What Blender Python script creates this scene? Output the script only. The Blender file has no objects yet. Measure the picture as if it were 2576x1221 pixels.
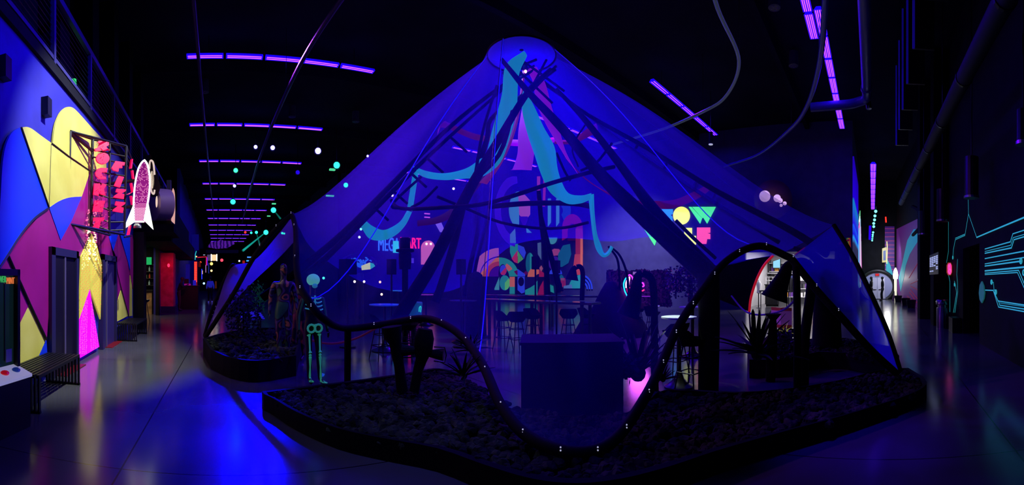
import bpy, math, random
from math import sin, cos, tan, pi, atan2, sqrt
from mathutils import Vector, Matrix, noise

# ------------------------------------------------------------------ camera, world, exposure
sc = bpy.context.scene
COL = sc.collection
F, HZ, XA, EYE = 1050.0, 703.0, 545.0, 1.6     # pixels per radian, horizon row, column of +Y, eye height
cam = bpy.data.cameras.new('camera'); cam.type = 'PANO'
cam.panorama_type = 'CENTRAL_CYLINDRICAL'
cam.central_cylindrical_range_u_min = -1288.0/F
cam.central_cylindrical_range_u_max = 1288.0/F
cam.central_cylindrical_range_v_min = -(1221.0-HZ)/F
cam.central_cylindrical_range_v_max = HZ/F
cam.central_cylindrical_radius = 1.0
cam.clip_end = 300
camo = bpy.data.objects.new('camera', cam); COL.objects.link(camo)
camo.location = (0, 0, EYE); camo.rotation_euler = (pi/2, 0, -(1288.0-XA)/F)
sc.camera = camo
sc.view_settings.view_transform = 'Standard'; sc.view_settings.look = 'None'
sc.view_settings.gamma = 1.0; sc.view_settings.use_curve_mapping = False
sc.view_settings.exposure = 0.0
sc.cycles.max_bounces = 6; sc.cycles.diffuse_bounces = 2; sc.cycles.glossy_bounces = 3
sc.cycles.transparent_max_bounces = 20; sc.cycles.transmission_bounces = 3
sc.cycles.sample_clamp_indirect = 4.0
w = bpy.data.worlds.new('world'); sc.world = w; w.use_nodes = True
w.node_tree.nodes['Background'].inputs[0].default_value = (0.02, 0.01, 1, 1)
w.node_tree.nodes['Background'].inputs[1].default_value = 0.0025

def lamp(kind, name, loc, target, energy, color, size=1.0, size_y=None, spot=None, blend=0.4):
    l = bpy.data.lights.new(name, kind); l.energy = energy; l.color = color
    if kind == 'AREA':
        l.shape = 'RECTANGLE' if size_y else 'SQUARE'; l.size = size
        if size_y: l.size_y = size_y
    elif kind == 'SPOT':
        l.spot_size = math.radians(spot); l.spot_blend = blend; l.shadow_soft_size = size
    else: l.shadow_soft_size = size
    o = bpy.data.objects.new(name, l); COL.objects.link(o); o.location = loc
    d = Vector(target)-Vector(loc)
    o.rotation_euler = d.to_track_quat('-Z', 'Y').to_euler()
    return o

UV = (0.02, 0.0, 1.0)
UVT = (0.055, 0.0, 1.0)
# blacklight rows over the hall (the same places as the fixtures built below)
for k in range(7):
    lamp('AREA', 'blacklight_row_light', (2.2, 13.6+6.05*k, 8.72), (2.2, 13.6+6.05*k, 0), 90, UV, 6.2, 0.25)
for y in (13.4, 19.4): lamp('AREA', 'blacklight_row_light', (15.5, y, 8.72), (15.5, y, 0), 120, UV, 6.2, 0.25)
lamp('AREA', 'blacklight_row_light', (16.4, 7.7, 8.72), (16.4, 7.7, 0), 130, UV, 6.4, 0.25)
lamp('AREA', 'blacklight_row_light', (14.5, 1.45, 8.72), (14.5, 1.45, 0), 110, UV, 9.0, 0.3)
lamp('AREA', 'blacklight_row_light', (22, -0.04, 6.4), (22, -0.04, 0), 50, UV, 9, 0.3)
# blue stage lamps on the floor pools and left wall; tent fills are added
lamp('SPOT', 'stage_or_fill_light', (2.0, 20.0, 8.2), (0.0, 5.5, 0), 60000, (0.0, 0.0, 1.0), 0.12, spot=9.5, blend=0.9)
lamp('SPOT', 'stage_or_fill_light', (4.2, 1.6, 8.4), (4.2, 0.1, 0), 1500, UV, 0.2, spot=16, blend=1.0)
lamp('SPOT', 'stage_or_fill_light', (1.6, 5.0, 8.4), (-2.6, 6.6, 5.2), 1300, UV, 0.2, spot=60, blend=1.0)
lamp('SPOT', 'stage_or_fill_light', (1.4, 12.5, 8.4), (4.6, 8.4, 4.2), 2400, (0.42, 0.07, 1.0), 0.3, spot=60, blend=0.8)  # added fill that brightens the left flap in purple
lamp('SPOT', 'stage_or_fill_light', (11.5, 14.5, 8.6), (6.5, 8.5, 3.8), 5200, UVT, 0.4, spot=80, blend=0.8)  # added fill behind the tent so the back canopy shines through
lamp('SPOT', 'stage_or_fill_light', (14.5, 6.8, 8.4), (8.0, 5.2, 3.2), 3000, UVT, 0.3, spot=70, blend=0.8)  # added fill on the right side of the back canopy
lamp('SPOT', 'stage_or_fill_light', (3.0, 1.2, 8.6), (4.3, 5.2, 2.6), 2000, UV, 0.3, spot=62, blend=0.8)  # added fill that veils the front canopy in blue
lamp('SPOT', 'stage_or_fill_light', (2.2, 1.5, 8.6), (1.7, 2.3, 0), 700, UV, 0.3, spot=24, blend=1.0)
# white track lamps on the painted wall and a dim fill added over the moss
lamp('SPOT', 'track_or_fill_light', (1.4, 6.0, 7.6), (-2.6, 7.5, 2.3), 2600, (0.95, 1.0, 0.92), 0.05, spot=54, blend=0.5)
lamp('SPOT', 'track_or_fill_light', (1.2, 10.5, 7.4), (-2.6, 10.6, 2.3), 700, (0.97, 0.95, 1.0), 0.05, spot=46, blend=0.5)
lamp('SPOT', 'track_or_fill_light', (0.6, 2.4, 7.6), (1.9, 3.7, 0.2), 100, (0.9, 1.0, 0.85), 0.1, spot=26, blend=1.0)
# coloured lamps at the crown of the tent
lamp('SPOT', 'tent_lamp_light', (6.25, 7.0, 6.4), (5.9, 7.3, 3.0), 220, (0.25, 0.95, 1.0), 0.08, spot=60, blend=0.6)
lamp('SPOT', 'tent_lamp_light', (6.5, 6.9, 6.4), (7.1, 6.5, 3.0), 180, (1.0, 0.15, 0.8), 0.08, spot=60, blend=0.6)
lamp('SPOT', 'stage_or_fill_light', (7.5, 7.5, 8.7), (5.5, 7.5, 0), 2200, UV, 0.4, spot=75, blend=0.8)  # added fill for the floor inside the tent
lamp('SPOT', 'track_or_fill_light', (5.35, 3.9, 3.4), (5.53, 2.8, 1.0), 900, (0.85, 1.0, 0.6), 0.05, spot=13, blend=0.7)  # added unseen lamp that brightens the pale table top
lamp('SPOT', 'track_or_fill_light', (0.6, 12.0, 6.5), (-1.9, 14.3, 4.2), 160, (0.9, 0.7, 1.0), 0.05, spot=34, blend=0.6)  # added unseen lamp that brightens the drum sign
lamp('SPOT', 'stage_or_fill_light', (-0.2, 6.0, 5.0), (1.3, 7.5, 1.2), 130, (1.0, 0.7, 0.55), 0.05, spot=20, blend=0.8)  # added warm fill on the mannequins, no fixture built
# wall wash on the far wall, red nook, bar, shop, portal
lamp('SPOT', 'wall_wash_light', (14.5, 11.5, 8.2), (21.0, 13.6, 2.0), 6500, (0.5, 0.45, 1.0), 0.3, spot=62, blend=1.0)
lamp('SPOT', 'red_lamp_light', (-1.0, 17.6, 2.7), (-2.2, 20.2, 1.3), 90, (1.0, 0.02, 0.1), 0.06, spot=70, blend=0.7)
lamp('AREA', 'bar_lamp_light', (-4.2, 17.0, 2.9), (-4.4, 17.4, 0), 70, (1.0, 0.75, 0.45), 1.2)
lamp('AREA', 'shop_lamp_light', (24.0, 4.2, 3.3), (24.0, 4.2, 0), 330, (1.0, 0.95, 0.97), 4.0)
lamp('AREA', 'portal_lamp_light', (30.5, -1.0, 4.0), (33.5, -1.0, 1.2), 75, (0.75, 0.8, 1.0), 1.0)

# ------------------------------------------------------------------ pixel-to-place helpers
def dirx(x): a = (x-XA)/F; return sin(a), cos(a)
def W(x, y, d):
    s, c = dirx(x); return Vector((d*s, d*c, EYE+d*(HZ-y)/F))
def WX(x, y, X): s, c = dirx(x); return W(x, y, X/s)          # on the plane X = const
def WY(x, y, Y): s, c = dirx(x); return W(x, y, Y/c)          # on the plane Y = const
def WF(x, y, z=0.0): return W(x, y, (EYE-z)*F/(y-HZ))           # on a level z below the eye
def WZ(x, y, z): return W(x, y, (z-EYE)*F/(HZ-y))               # on a level z above the eye

# ------------------------------------------------------------------ materials
def lin(c):
    return tuple(((v/255)/12.92 if v/255 <= 0.04045 else ((v/255+0.055)/1.055)**2.4) for v in c)
MATS = {}
def mat(name, col=(128, 128, 128), rough=0.6, metal=0.0, em=None, es=0.0, alpha=None, spec=None):
    if name in MATS: return MATS[name]
    m = bpy.data.materials.new(name); m.use_nodes = True
    b = m.node_tree.nodes['Principled BSDF']
    b.inputs['Base Color'].default_value = (*lin(col), 1)
    b.inputs['Roughness'].default_value = rough; b.inputs['Metallic'].default_value = metal
    if spec is not None: b.inputs['Specular IOR Level'].default_value = spec
    if em is not None:
        b.inputs['Emission Color'].default_value = (*lin(em), 1); b.inputs['Emission Strength'].default_value = es
    if alpha is not None: b.inputs['Alpha'].default_value = alpha
    MATS[name] = m; return m
def noisy(name, c1, c2, scale=6.0, rough=0.7, bump=0.0, detail=4.0, em=0.0, spec=None):
    m = bpy.data.materials.new(name); m.use_nodes = True; nt = m.node_tree
    b = nt.nodes['Principled BSDF']; tc = nt.nodes.new('ShaderNodeTexCoord'); n = nt.nodes.new('ShaderNodeTexNoise')
    n.inputs['Scale'].default_value = scale; n.inputs['Detail'].default_value = detail
    nt.links.new(tc.outputs['Object'], n.inputs['Vector'])
    r = nt.nodes.new('ShaderNodeValToRGB'); r.color_ramp.elements[0].position = 0.38; r.color_ramp.elements[1].position = 0.62
    r.color_ramp.elements[0].color = (*lin(c1), 1); r.color_ramp.elements[1].color = (*lin(c2), 1)
    nt.links.new(n.outputs['Fac'], r.inputs['Fac']); nt.links.new(r.outputs['Color'], b.inputs['Base Color'])
    b.inputs['Roughness'].default_value = rough
    if spec is not None: b.inputs['Specular IOR Level'].default_value = spec
    if em:
        nt.links.new(r.outputs['Color'], b.inputs['Emission Color']); b.inputs['Emission Strength'].default_value = em
    if bump:
        bp = nt.nodes.new('ShaderNodeBump'); bp.inputs['Strength'].default_value = bump
        nt.links.new(n.outputs['Fac'], bp.inputs['Height']); nt.links.new(bp.outputs['Normal'], b.inputs['Normal'])
    MATS[name] = m; return m
def sheer(name, col, opacity, trans=0.5, wrinkle=True, em=None, es=0.0):
    """Thin stretch fabric: part of the light goes straight through, the rest is scattered to both sides."""
    m = bpy.data.materials.new(name); m.use_nodes = True; nt = m.node_tree; nt.nodes.clear()
    o = nt.nodes.new('ShaderNodeOutputMaterial'); mx = nt.nodes.new('ShaderNodeMixShader'); m2 = nt.nodes.new('ShaderNodeMixShader')
    t = nt.nodes.new('ShaderNodeBsdfTransparent'); d = nt.nodes.new('ShaderNodeBsdfDiffuse'); tr = nt.nodes.new('ShaderNodeBsdfTranslucent')
    for n in (d, tr): n.inputs['Color'].default_value = (*lin(col), 1)
    m2.inputs[0].default_value = trans
    nt.links.new(d.outputs[0], m2.inputs[1]); nt.links.new(tr.outputs[0], m2.inputs[2])
    last = m2.outputs[0]
    if em is not None:
        e = nt.nodes.new('ShaderNodeEmission'); e.inputs[0].default_value = (*lin(em), 1); e.inputs[1].default_value = es
        ad = nt.nodes.new('ShaderNodeAddShader'); nt.links.new(last, ad.inputs[0]); nt.links.new(e.outputs[0], ad.inputs[1]); last = ad.outputs[0]
    nt.links.new(t.outputs[0], mx.inputs[1]); nt.links.new(last, mx.inputs[2]); nt.links.new(mx.outputs[0], o.inputs[0])
    mx.inputs[0].default_value = opacity
    if wrinkle:
        lw = nt.nodes.new('ShaderNodeLayerWeight'); lw.inputs['Blend'].default_value = 0.35
        mr = nt.nodes.new('ShaderNodeMapRange'); mr.inputs[3].default_value = opacity*0.65; mr.inputs[4].default_value = min(.9, opacity*3.6)
        nt.links.new(lw.outputs['Facing'], mr.inputs[0]); nt.links.new(mr.outputs[0], mx.inputs[0])
    MATS[name] = m; return m
def glow(name, col, s):
    m = bpy.data.materials.new(name); m.use_nodes = True; nt = m.node_tree; nt.nodes.clear()
    o = nt.nodes.new('ShaderNodeOutputMaterial'); e = nt.nodes.new('ShaderNodeEmission')
    e.inputs[0].default_value = (*lin(col), 1); e.inputs[1].default_value = s; nt.links.new(e.outputs[0], o.inputs[0])
    MATS[name] = m; return m

M_black = mat('black_paint', (9, 9, 12), 0.45)
M_matte = mat('matte_black', (5, 5, 7), 0.9, spec=0.15)
M_steel = mat('dark_steel', (30, 30, 36), 0.35, 0.7)
M_chrome = mat('brushed_steel', (150, 150, 155), 0.28, 1.0)
M_wood = noisy('bark_black', (4, 4, 5), (9, 8, 10), 9, 0.9, 0.4, spec=0.05)
M_moss = noisy('moss', (22, 30, 20), (66, 76, 52), 5, 0.95, 0.6, spec=0.1)
M_white = mat('white_plastic', (225, 225, 230), 0.4)

ORD = ['first', 'second', 'third', 'fourth', 'fifth', 'sixth', 'seventh', 'eighth', 'ninth', 'tenth', 'eleventh', 'twelfth', 'thirteenth', 'fourteenth', 'fifteenth', 'sixteenth']
# ------------------------------------------------------------------ mesh helpers
class MB:
    def __init__(s): s.v = []; s.f = []; s.mi = []; s.cur = 0
    def add(s, vs, fs):
        b = len(s.v); s.v += [Vector(p) for p in vs]
        for f in fs: s.f.append(tuple(i+b for i in f)); s.mi.append(s.cur)
        return s
    def box(s, c, size, rz=0.0, rx=0.0, ry=0.0):
        x, y, z = size[0]/2, size[1]/2, size[2]/2
        R = Matrix.Rotation(rz, 3, 'Z') @ Matrix.Rotation(ry, 3, 'Y') @ Matrix.Rotation(rx, 3, 'X'); c = Vector(c)
        vs = [c+R @ Vector((a*x, b*y, d*z)) for a in (-1, 1) for b in (-1, 1) for d in (-1, 1)]
        return s.add(vs, [(0, 1, 3, 2), (4, 6, 7, 5), (0, 4, 5, 1), (2, 3, 7, 6), (0, 2, 6, 4), (1, 5, 7, 3)])
    def bb(s, lo, hi): return s.box([(a+b)/2 for a, b in zip(lo, hi)], [abs(b-a) for a, b in zip(lo, hi)])
    def tube(s, pts, r, n=8, closed=False, cap=True):
        pts = [Vector(p) for p in pts]; N = len(pts)
        rs = r if isinstance(r, (list, tuple)) else [r]*N
        rings = []; up = None
        for i, p in enumerate(pts):
            if closed: t = pts[(i+1) % N]-pts[i-1]
            else: t = pts[min(i+1, N-1)]-pts[max(i-1, 0)]
            if t.length < 1e-9: t = Vector((0, 0, 1))
            t.normalize()
            if up is None: up = t.orthogonal().normalized()
            else:
                up = up-t*up.dot(t)
                up = up.normalized() if up.length > 1e-6 else t.orthogonal().normalized()
            b = t.cross(up)
            rings.append([p+(up*cos(2*pi*k/n)+b*sin(2*pi*k/n))*rs[i] for k in range(n)])
        vs = [q for rg in rings for q in rg]; fs = []
        for i in range(N if closed else N-1):
            a, c = i*n, ((i+1) % N)*n
            for k in range(n): fs.append((a+k, a+(k+1) % n, c+(k+1) % n, c+k))
        if cap and not closed:
            fs.append(tuple(range(n-1, -1, -1))); fs.append(tuple((N-1)*n+k for k in range(n)))
        return s.add(vs, fs)
    def cyl(s, a, b, r, r2=None, n=16): return s.tube([a, b], [r, r if r2 is None else r2], n)
    def lathe(s, c, prof, n=24, axis=None):
        c = Vector(c); Q = Vector((0, 0, 1)).rotation_difference(Vector(axis)).to_matrix() if axis is not None else Matrix.Identity(3)
        vs = []; fs = []
        for (r, z) in prof:
            for k in range(n): vs.append(c+Q @ Vector((r*cos(2*pi*k/n), r*sin(2*pi*k/n), z)))
        for i in range(len(prof)-1):
            for k in range(n): fs.append((i*n+k, i*n+(k+1) % n, (i+1)*n+(k+1) % n, (i+1)*n+k))
        if prof[0][0] > 1e-4: fs.append(tuple(range(n-1, -1, -1)))
        if prof[-1][0] > 1e-4: fs.append(tuple((len(prof)-1)*n+k for k in range(n)))
        return s.add(vs, fs)
    def ball(s, c, r, n=14, sq=(1, 1, 1)):
        c = Vector(c); m = max(6, n//2)
        vs = []; fs = []
        for i in range(m+1):
            t = pi*i/m
            for k in range(n): vs.append(c+Vector((r*sq[0]*sin(t)*cos(2*pi*k/n), r*sq[1]*sin(t)*sin(2*pi*k/n), r*sq[2]*cos(t))))
        for i in range(m):
            for k in range(n): fs.append((i*n+k, (i+1)*n+k, (i+1)*n+(k+1) % n, i*n+(k+1) % n))
        return s.add(vs, fs)
    def prism(s, pts, off):
        pts = [Vector(p) for p in pts]; off = Vector(off); n = len(pts)
        nrm = Vector((0, 0, 0))
        for i in range(n): nrm += pts[i].cross(pts[(i+1) % n])
        if nrm.dot(off) > 0: pts.reverse()
        vs = pts+[p+off for p in pts]
        fs = [tuple(range(n)), tuple(range(2*n-1, n-1, -1))]
        for i in range(n): fs.append((i, i+n, (i+1) % n+n, (i+1) % n))
        return s.add(vs, fs)
    def grid(s, rows, closed=False):
        m = len(rows[0]); vs = [p for r in rows for p in r]; fs = []
        for i in range(len(rows)-1):
            for k in range(m if closed else m-1): fs.append((i*m+k, i*m+(k+1) % m, (i+1)*m+(k+1) % m, (i+1)*m+k))
        return s.add(vs, fs)
    def build(s, name, m, parent=None, smooth=False, label=None, kind=None):
        org = Vector((0, 0, 0)); p = parent
        while p is not None: org += p.location; p = p.parent
        me = bpy.data.meshes.new(name); me.from_pydata([v-org for v in s.v], [], s.f)
        ms = m if isinstance(m, (list, tuple)) else [m]
        for q in ms: me.materials.append(q)
        if len(ms) > 1: me.polygons.foreach_set('material_index', s.mi)
        if smooth: me.polygons.foreach_set('use_smooth', [True]*len(me.polygons))
        me.update()
        o = bpy.data.objects.new(name, me); COL.objects.link(o)
        if smooth:
            try: me.set_sharp_from_angle(angle=math.radians(50))
            except Exception: pass
        if parent is not None: o.parent = parent
        if label: o['label'] = label
        if kind: o['kind'] = kind
        return o
def thing(name, label, cat, loc=(0, 0, 0), group=None):
    o = bpy.data.objects.new(name, None); COL.objects.link(o); o.location = loc
    o.empty_display_size = 0.1; o['label'] = label; o['category'] = cat
    if group: o['group'] = group
    return o
def tag(o, label, cat, group=None):
    o['label'] = label; o['category'] = cat
    if group: o['group'] = group
    return o
def struct(name, mb, m, label=None):
    o = mb.build(name, m); o['kind'] = 'structure'
    if label: o['label'] = label
    return o
def dup(root, loc, rz=0.0, label=None, group=None, scale=None):
    r = root.copy(); COL.objects.link(r); r.location = loc; r.rotation_euler = (0, 0, rz)
    if scale: r.scale = (scale,)*3 if not isinstance(scale, tuple) else scale
    if label: r['label'] = label
    if group: r['group'] = group
    for ch in list(root.children):
        c = ch.copy(); COL.objects.link(c); c.parent = r
        for g in ch.children:
            d = g.copy(); COL.objects.link(d); d.parent = c
    return r
def spline(pts, n=8, closed=False):
    pts = [Vector(p) for p in pts]; N = len(pts); out = []
    for i in range(N if closed else N-1):
        p0 = pts[i-1] if (i > 0 or closed) else pts[0]*2-pts[1]
        p1, p2 = pts[i], pts[(i+1) % N]
        p3 = pts[(i+2) % N] if (i+2 < N or closed) else pts[-1]*2-pts[-2]
        for k in range(n):
            t = k/n
            out.append(0.5*((2*p1)+(p2-p0)*t+(2*p0-5*p1+4*p2-p3)*t*t+(3*p1-p0-3*p2+p3)*t**3))
    if not closed: out.append(pts[-1].copy())
    return out
def text_polys(s, size=1.0):
    """Built-in font as a flat mesh: (verts, faces) in the xy plane, baseline at 0."""
    cu = bpy.data.curves.new('t', 'FONT'); cu.body = s; cu.size = size; cu.align_x = 'CENTER'; cu.resolution_u = 3
    o = bpy.data.objects.new('t', cu); COL.objects.link(o)
    dg = bpy.context.evaluated_depsgraph_get(); me = o.evaluated_get(dg).to_mesh()
    vs = [v.co.copy() for v in me.vertices]; fs = [tuple(p.vertices) for p in me.polygons]
    bpy.data.objects.remove(o); bpy.data.curves.remove(cu)
    return vs, fs
def text_mb(mb, s, origin, ux, uy, width=None, height=None, thick=0.02, nrm=None):
    """Raised lettering: centred on origin, ux/uy unit vectors; scaled to width x height."""
    vs, fs = text_polys(s)
    x0 = min(v.x for v in vs); x1 = max(v.x for v in vs); y0 = min(v.y for v in vs); y1 = max(v.y for v in vs)
    sx = width/(x1-x0) if width else None; sy = height/(y1-y0) if height else None
    sx = sx or sy; sy = sy or sx
    o = Vector(origin); ux = Vector(ux); uy = Vector(uy); n = Vector(nrm) if nrm is not None else ux.cross(uy)
    P = [o+ux*((v.x-(x0+x1)/2)*sx)+uy*((v.y-(y0+y1)/2)*sy) for v in vs]; N = len(P)
    ed = {}
    for f in fs:
        for i in range(len(f)):
            e = (f[i], f[(i+1) % len(f)]); ed[e] = ed.get(e, 0)+1
    side = [(a, b) for (a, b) in ed if (b, a) not in ed]
    mb.add(P+[p+n*thick for p in P], [tuple(reversed(f)) for f in fs]+[tuple(i+N for i in f) for f in fs]+[(a, b, b+N, a+N) for a, b in side])
def ell(cx, cy, rx, ry=None, a0=0, a1=360, n=28):
    ry = rx if ry is None else ry; full = abs(a1-a0) >= 360; m = n if full else n+1
    return [(cx+rx*cos(math.radians(a0+(a1-a0)*i/n)), cy-ry*sin(math.radians(a0+(a1-a0)*i/n))) for i in range(m)]
def sector(cx, cy, r0, r1, a0, a1, n=16, q=1.0):
    o = ell(cx, cy, r1, r1*q, a0, a1, n); i = ell(cx, cy, r0, r0*q, a1, a0, n) if r0 > 0 else [(cx, cy)]
    return o+i

# ------------------------------------------------------------------ the setting
def floor_mat():
    m = bpy.data.materials.new('polished_concrete'); m.use_nodes = True; nt = m.node_tree; L = nt.links
    b = nt.nodes['Principled BSDF']; tc = nt.nodes.new('ShaderNodeTexCoord')
    n = nt.nodes.new('ShaderNodeTexNoise'); n.inputs['Scale'].default_value = 0.9; n.inputs['Detail'].default_value = 8
    br = nt.nodes.new('ShaderNodeTexBrick'); br.offset = 0.0; br.inputs['Scale'].default_value = 1.0
    br.inputs['Brick Width'].default_value = 4.6; br.inputs['Row Height'].default_value = 4.6; br.inputs['Mortar Size'].default_value = 0.008
    br.inputs['Color1'].default_value = br.inputs['Color2'].default_value = (1, 1, 1, 1); br.inputs['Mortar'].default_value = (0.15, 0.15, 0.15, 1)
    mp = nt.nodes.new('ShaderNodeMapping'); mp.inputs['Location'].default_value = (0.9, 1.2, 0); mp.inputs['Rotation'].default_value = (0, 0, 0.03)
    L.new(tc.outputs['Object'], n.inputs['Vector']); L.new(tc.outputs['Object'], mp.inputs['Vector']); L.new(mp.outputs[0], br.inputs['Vector'])
    r = nt.nodes.new('ShaderNodeValToRGB'); r.color_ramp.elements[0].color = (0.06, 0.06, 0.07, 1); r.color_ramp.elements[1].color = (0.11, 0.11, 0.125, 1)
    L.new(n.outputs['Fac'], r.inputs['Fac'])
    mx = nt.nodes.new('ShaderNodeMixRGB'); mx.blend_type = 'MULTIPLY'; mx.inputs[0].default_value = 1
    L.new(r.outputs[0], mx.inputs[1]); L.new(br.outputs['Color'], mx.inputs[2]); L.new(mx.outputs[0], b.inputs['Base Color'])
    mr = nt.nodes.new('ShaderNodeMapRange'); mr.inputs[3].default_value = 0.1; mr.inputs[4].default_value = 0.22
    L.new(n.outputs['Fac'], mr.inputs[0]); L.new(mr.outputs[0], b.inputs['Roughness'])
    return m
XL, YR, XE, YN = -2.65, -2.65, 21.0, 30.0
M_wall = noisy('navy_wall', (40, 38, 60), (48, 46, 70), 2, 0.8)
M_lwall = noisy('blue_wall', (34, 32, 150), (40, 38, 168), 2, 0.7)
M_dwall = noisy('dark_wall', (14, 14, 20), (20, 20, 28), 2, 0.85, spec=0.2)
M_ceil = noisy('black_ceiling', (22, 22, 34), (30, 30, 44), 0.5, 0.9, spec=0.1)
struct('floor', MB().bb((-9, -9, -0.2), (45, 92, 0)), floor_mat())
struct('ceiling', MB().bb((-9, -9, 9.6), (45, 92, 9.8)), M_ceil)
mb = MB()                                      # ribs of the ceiling deck
for i in range(16): mb.bb((-3+0, 3.2+6.05*i, 9.25), (24, 3.4+6.05*i, 9.6))
struct('ceiling_beams', mb, M_ceil)
struct('wall_left', MB().bb((XL-0.2, -6, 0), (XL, 14.6, 5.1)).bb((XL-0.2, 30, 0), (XL, 92, 9.6)).bb((XL-0.2, 14.6, 3.05), (XL, 30, 5.1))
       .bb((XL-0.2, 18.7, 0), (XL, 30, 3.05)).bb((-5.2, -6, 5.1), (-5.0, 30, 9.6)), M_lwall)
struct('trim_balcony', MB().bb((-5.2, -6, 4.98), (XL+0.06, 30, 5.16)), M_dwall)
struct('wall_right', MB().bb((-8, YR-0.2, 0), (10.1, YR, 9.6)).bb((12.0, YR-0.2, 0), (34, YR, 9.6)).bb((10.1, YR-0.2, 2.5), (12.0, YR, 9.6)), M_dwall)
M_ewall = noisy('east_wall', (62, 60, 92), (70, 68, 102), 2, 0.8)
struct('wall_east', MB().bb((XE, 6.6, 0), (XE+0.2, YN+0.2, 9.6)).bb((XE, 1.08, 3.02), (XE+0.2, 6.6, 9.6)).bb((XE, 1.08, 0), (XE+0.2, 1.9, 3.02))
       .bb((XE, 1.0, 0), (32.9, 1.08, 9.6)), M_ewall)
struct('wall_north', MB().bb((9, YN, 0), (XE+0.2, YN+0.2, 9.6)).bb((9, YN, 0), (9.2, 92, 9.6)), M_wall)
struct('wall_far', MB().bb((-9, 90, 0), (10, 90.2, 9.6)), M_dwall)
struct('wall_end', MB().bb((33.6, -3, 0), (33.8, 1.2, 9.6)), M_dwall)
struct('wall_shop', MB().bb((XE+0.2, 7.0, 0), (28, 7.2, 3.6)).bb((27.8, 1.1, 0), (28, 7.2, 3.6)).bb((XE+0.2, 1.1, 3.45), (28, 7.2, 3.6)), mat('shop_white', (205, 203, 208), 0.7))
struct('wall_bar', MB().bb((-7.0, 14.2, 0), (-6.8, 19.4, 3.2)).bb((-7, 19.3, 0), (XL-0.2, 19.5, 3.2)).bb((-7, 14.2, 3.05), (XL-0.2, 19.5, 3.2)), M_dwall)
struct('wall_back', MB().bb((-9, -8, 0), (40, -7.8, 9.6)).bb((-8.6, -8, 0), (-8.4, 92, 9.6)), M_dwall)

# ------------------------------------------------------------------ painted panel wall on the left
PX = XL+0.05
def onw(pts, off=0.0): return [WX(x, y, PX+off) for x, y in pts]
Y_, B_, P_ = (232, 226, 92), (14, 62, 250), (178, 26, 156)
M_y = noisy('yellow_panel', (222, 216, 84), (234, 230, 100), 1.5, 0.45)
M_b = mat('blue_panel', (10, 58, 245), 0.45); M_p = noisy('magenta_panel', (150, 14, 112), (162, 18, 122), 1.5, 0.45)
mural = thing('panel_mural', 'tall wall of curved yellow, blue and magenta panels with two dark doorways', 'mural', (XL, 8.5, 0))
def panel(col, pts, off=0.0, name='panel'):
    m = {'y': M_y, 'b': M_b, 'p': M_p}[col]
    MB().prism(onw(pts, off), (-0.03, 0, 0)).build({'y': 'yellow_panel', 'b': 'blue_panel', 'p': 'magenta_panel'}[col], m, mural)
def sm(pts, n=5): return [(v.x, v.y) for v in spline([Vector((x, y, 0)) for x, y in pts], n)]
arc_b = sm([(122, 524), (86, 551), (52, 592), (21.5, 640), (-2, 676)])
panel('b', sm([(-2, 560), (2.5, 478), (7, 410), (15, 366), (30, 334), (51, 321)])+[(121.5, 522)]+arc_b[1:], 0.02)
panel('p', [(-70, 465), (2, 480), (-1, 560), (-2, 678), (-70, 760)], 0.0)
arc2 = sm([(206, 495), (186, 496), (168, 499), (147, 507.5), (124, 522.5)])
panel('y', sm([(54, 321), (67, 319.5), (80, 324), (103, 341), (131, 361)])+[(172, 392.5), (227, 431)]+arc2, 0.01)
panel('y', sm([(133, 360), (136, 333), (141, 309), (151, 286), (161, 274.5), (172, 269), (186, 273), (206, 293), (237, 328), (266, 358)])+[(268, 432), (229, 430), (173, 391)], -0.005)
panel('b', arc2[::-1]+[(179, 558), (153, 605)], 0.01)
panel('p', [(123, 525.5), (152, 607), (180, 558), (228, 433), (268, 433), (270, 560), (236, 583), (203, 645), (133, 640), (118, 852), (75, 762), (23, 645)]+arc_b[3:0:-1], 0.0)
panel('p', [(22, 646), (74, 763), (73, 768), (38, 838), (-30, 950), (-30, 740), (-2, 681)], 0.0)
panel('y', [(75, 766), (116, 855), (58, 985), (-2, 1028), (-2, 912)], 0.0)
panel('b', [(117, 857), (122, 935), (117, 943), (66, 980), (60, 983)], 0.0)
panel('b', [(274, 596), (298, 588.5), (285, 632)], 0.005); panel('p', [(299, 590), (321, 659), (326, 690), (325, 795), (297, 692), (285.5, 634)], 0.0)
panel('p', [(271, 500), (274, 598), (285, 634), (297, 693), (304, 727), (293, 764), (293, 650), (258, 644), (257.5, 662), (243, 612), (237, 586), (270, 562)], 0.0)
panel('b', [(300, 580), (327.5, 580), (327.5, 680), (322, 658)], 0.006)
panel('p', [(327.8, 590), (333, 592), (335.6, 604), (335, 728), (332.5, 716), (327.8, 690)], 0.0)
panel('y', [(327.6, 693), (332.4, 720), (333, 795), (326, 796)], 0.0)
panel('y', [(304.5, 730), (322, 795), (292, 811), (293.5, 768)], 0.0)
F_L = [(231, 588), (205, 646), (200, 802), (226, 727), (253, 804), (257, 666), (243, 615)]
M_fl = mat('lit_yellow_panel', (236, 226, 84), 0.4, em=(235, 215, 60), es=0.3); M_fp = mat('lit_pink_panel', (225, 10, 225), 0.4, em=(225, 0, 235), es=0.8)
MB().prism(onw(F_L, 0.03), (-0.03, 0, 0)).build('flame_panel', M_fl, mural, label='yellow flame panel dotted with lights')
MB().prism(onw([(226, 729), (250, 873), (195.5, 905), (199.5, 806)], 0.03), (-0.03, 0, 0)).build('flame_panel', M_fp, mural, label='glowing pink flame panel dotted with lights')
rnd = random.Random(5)
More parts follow.
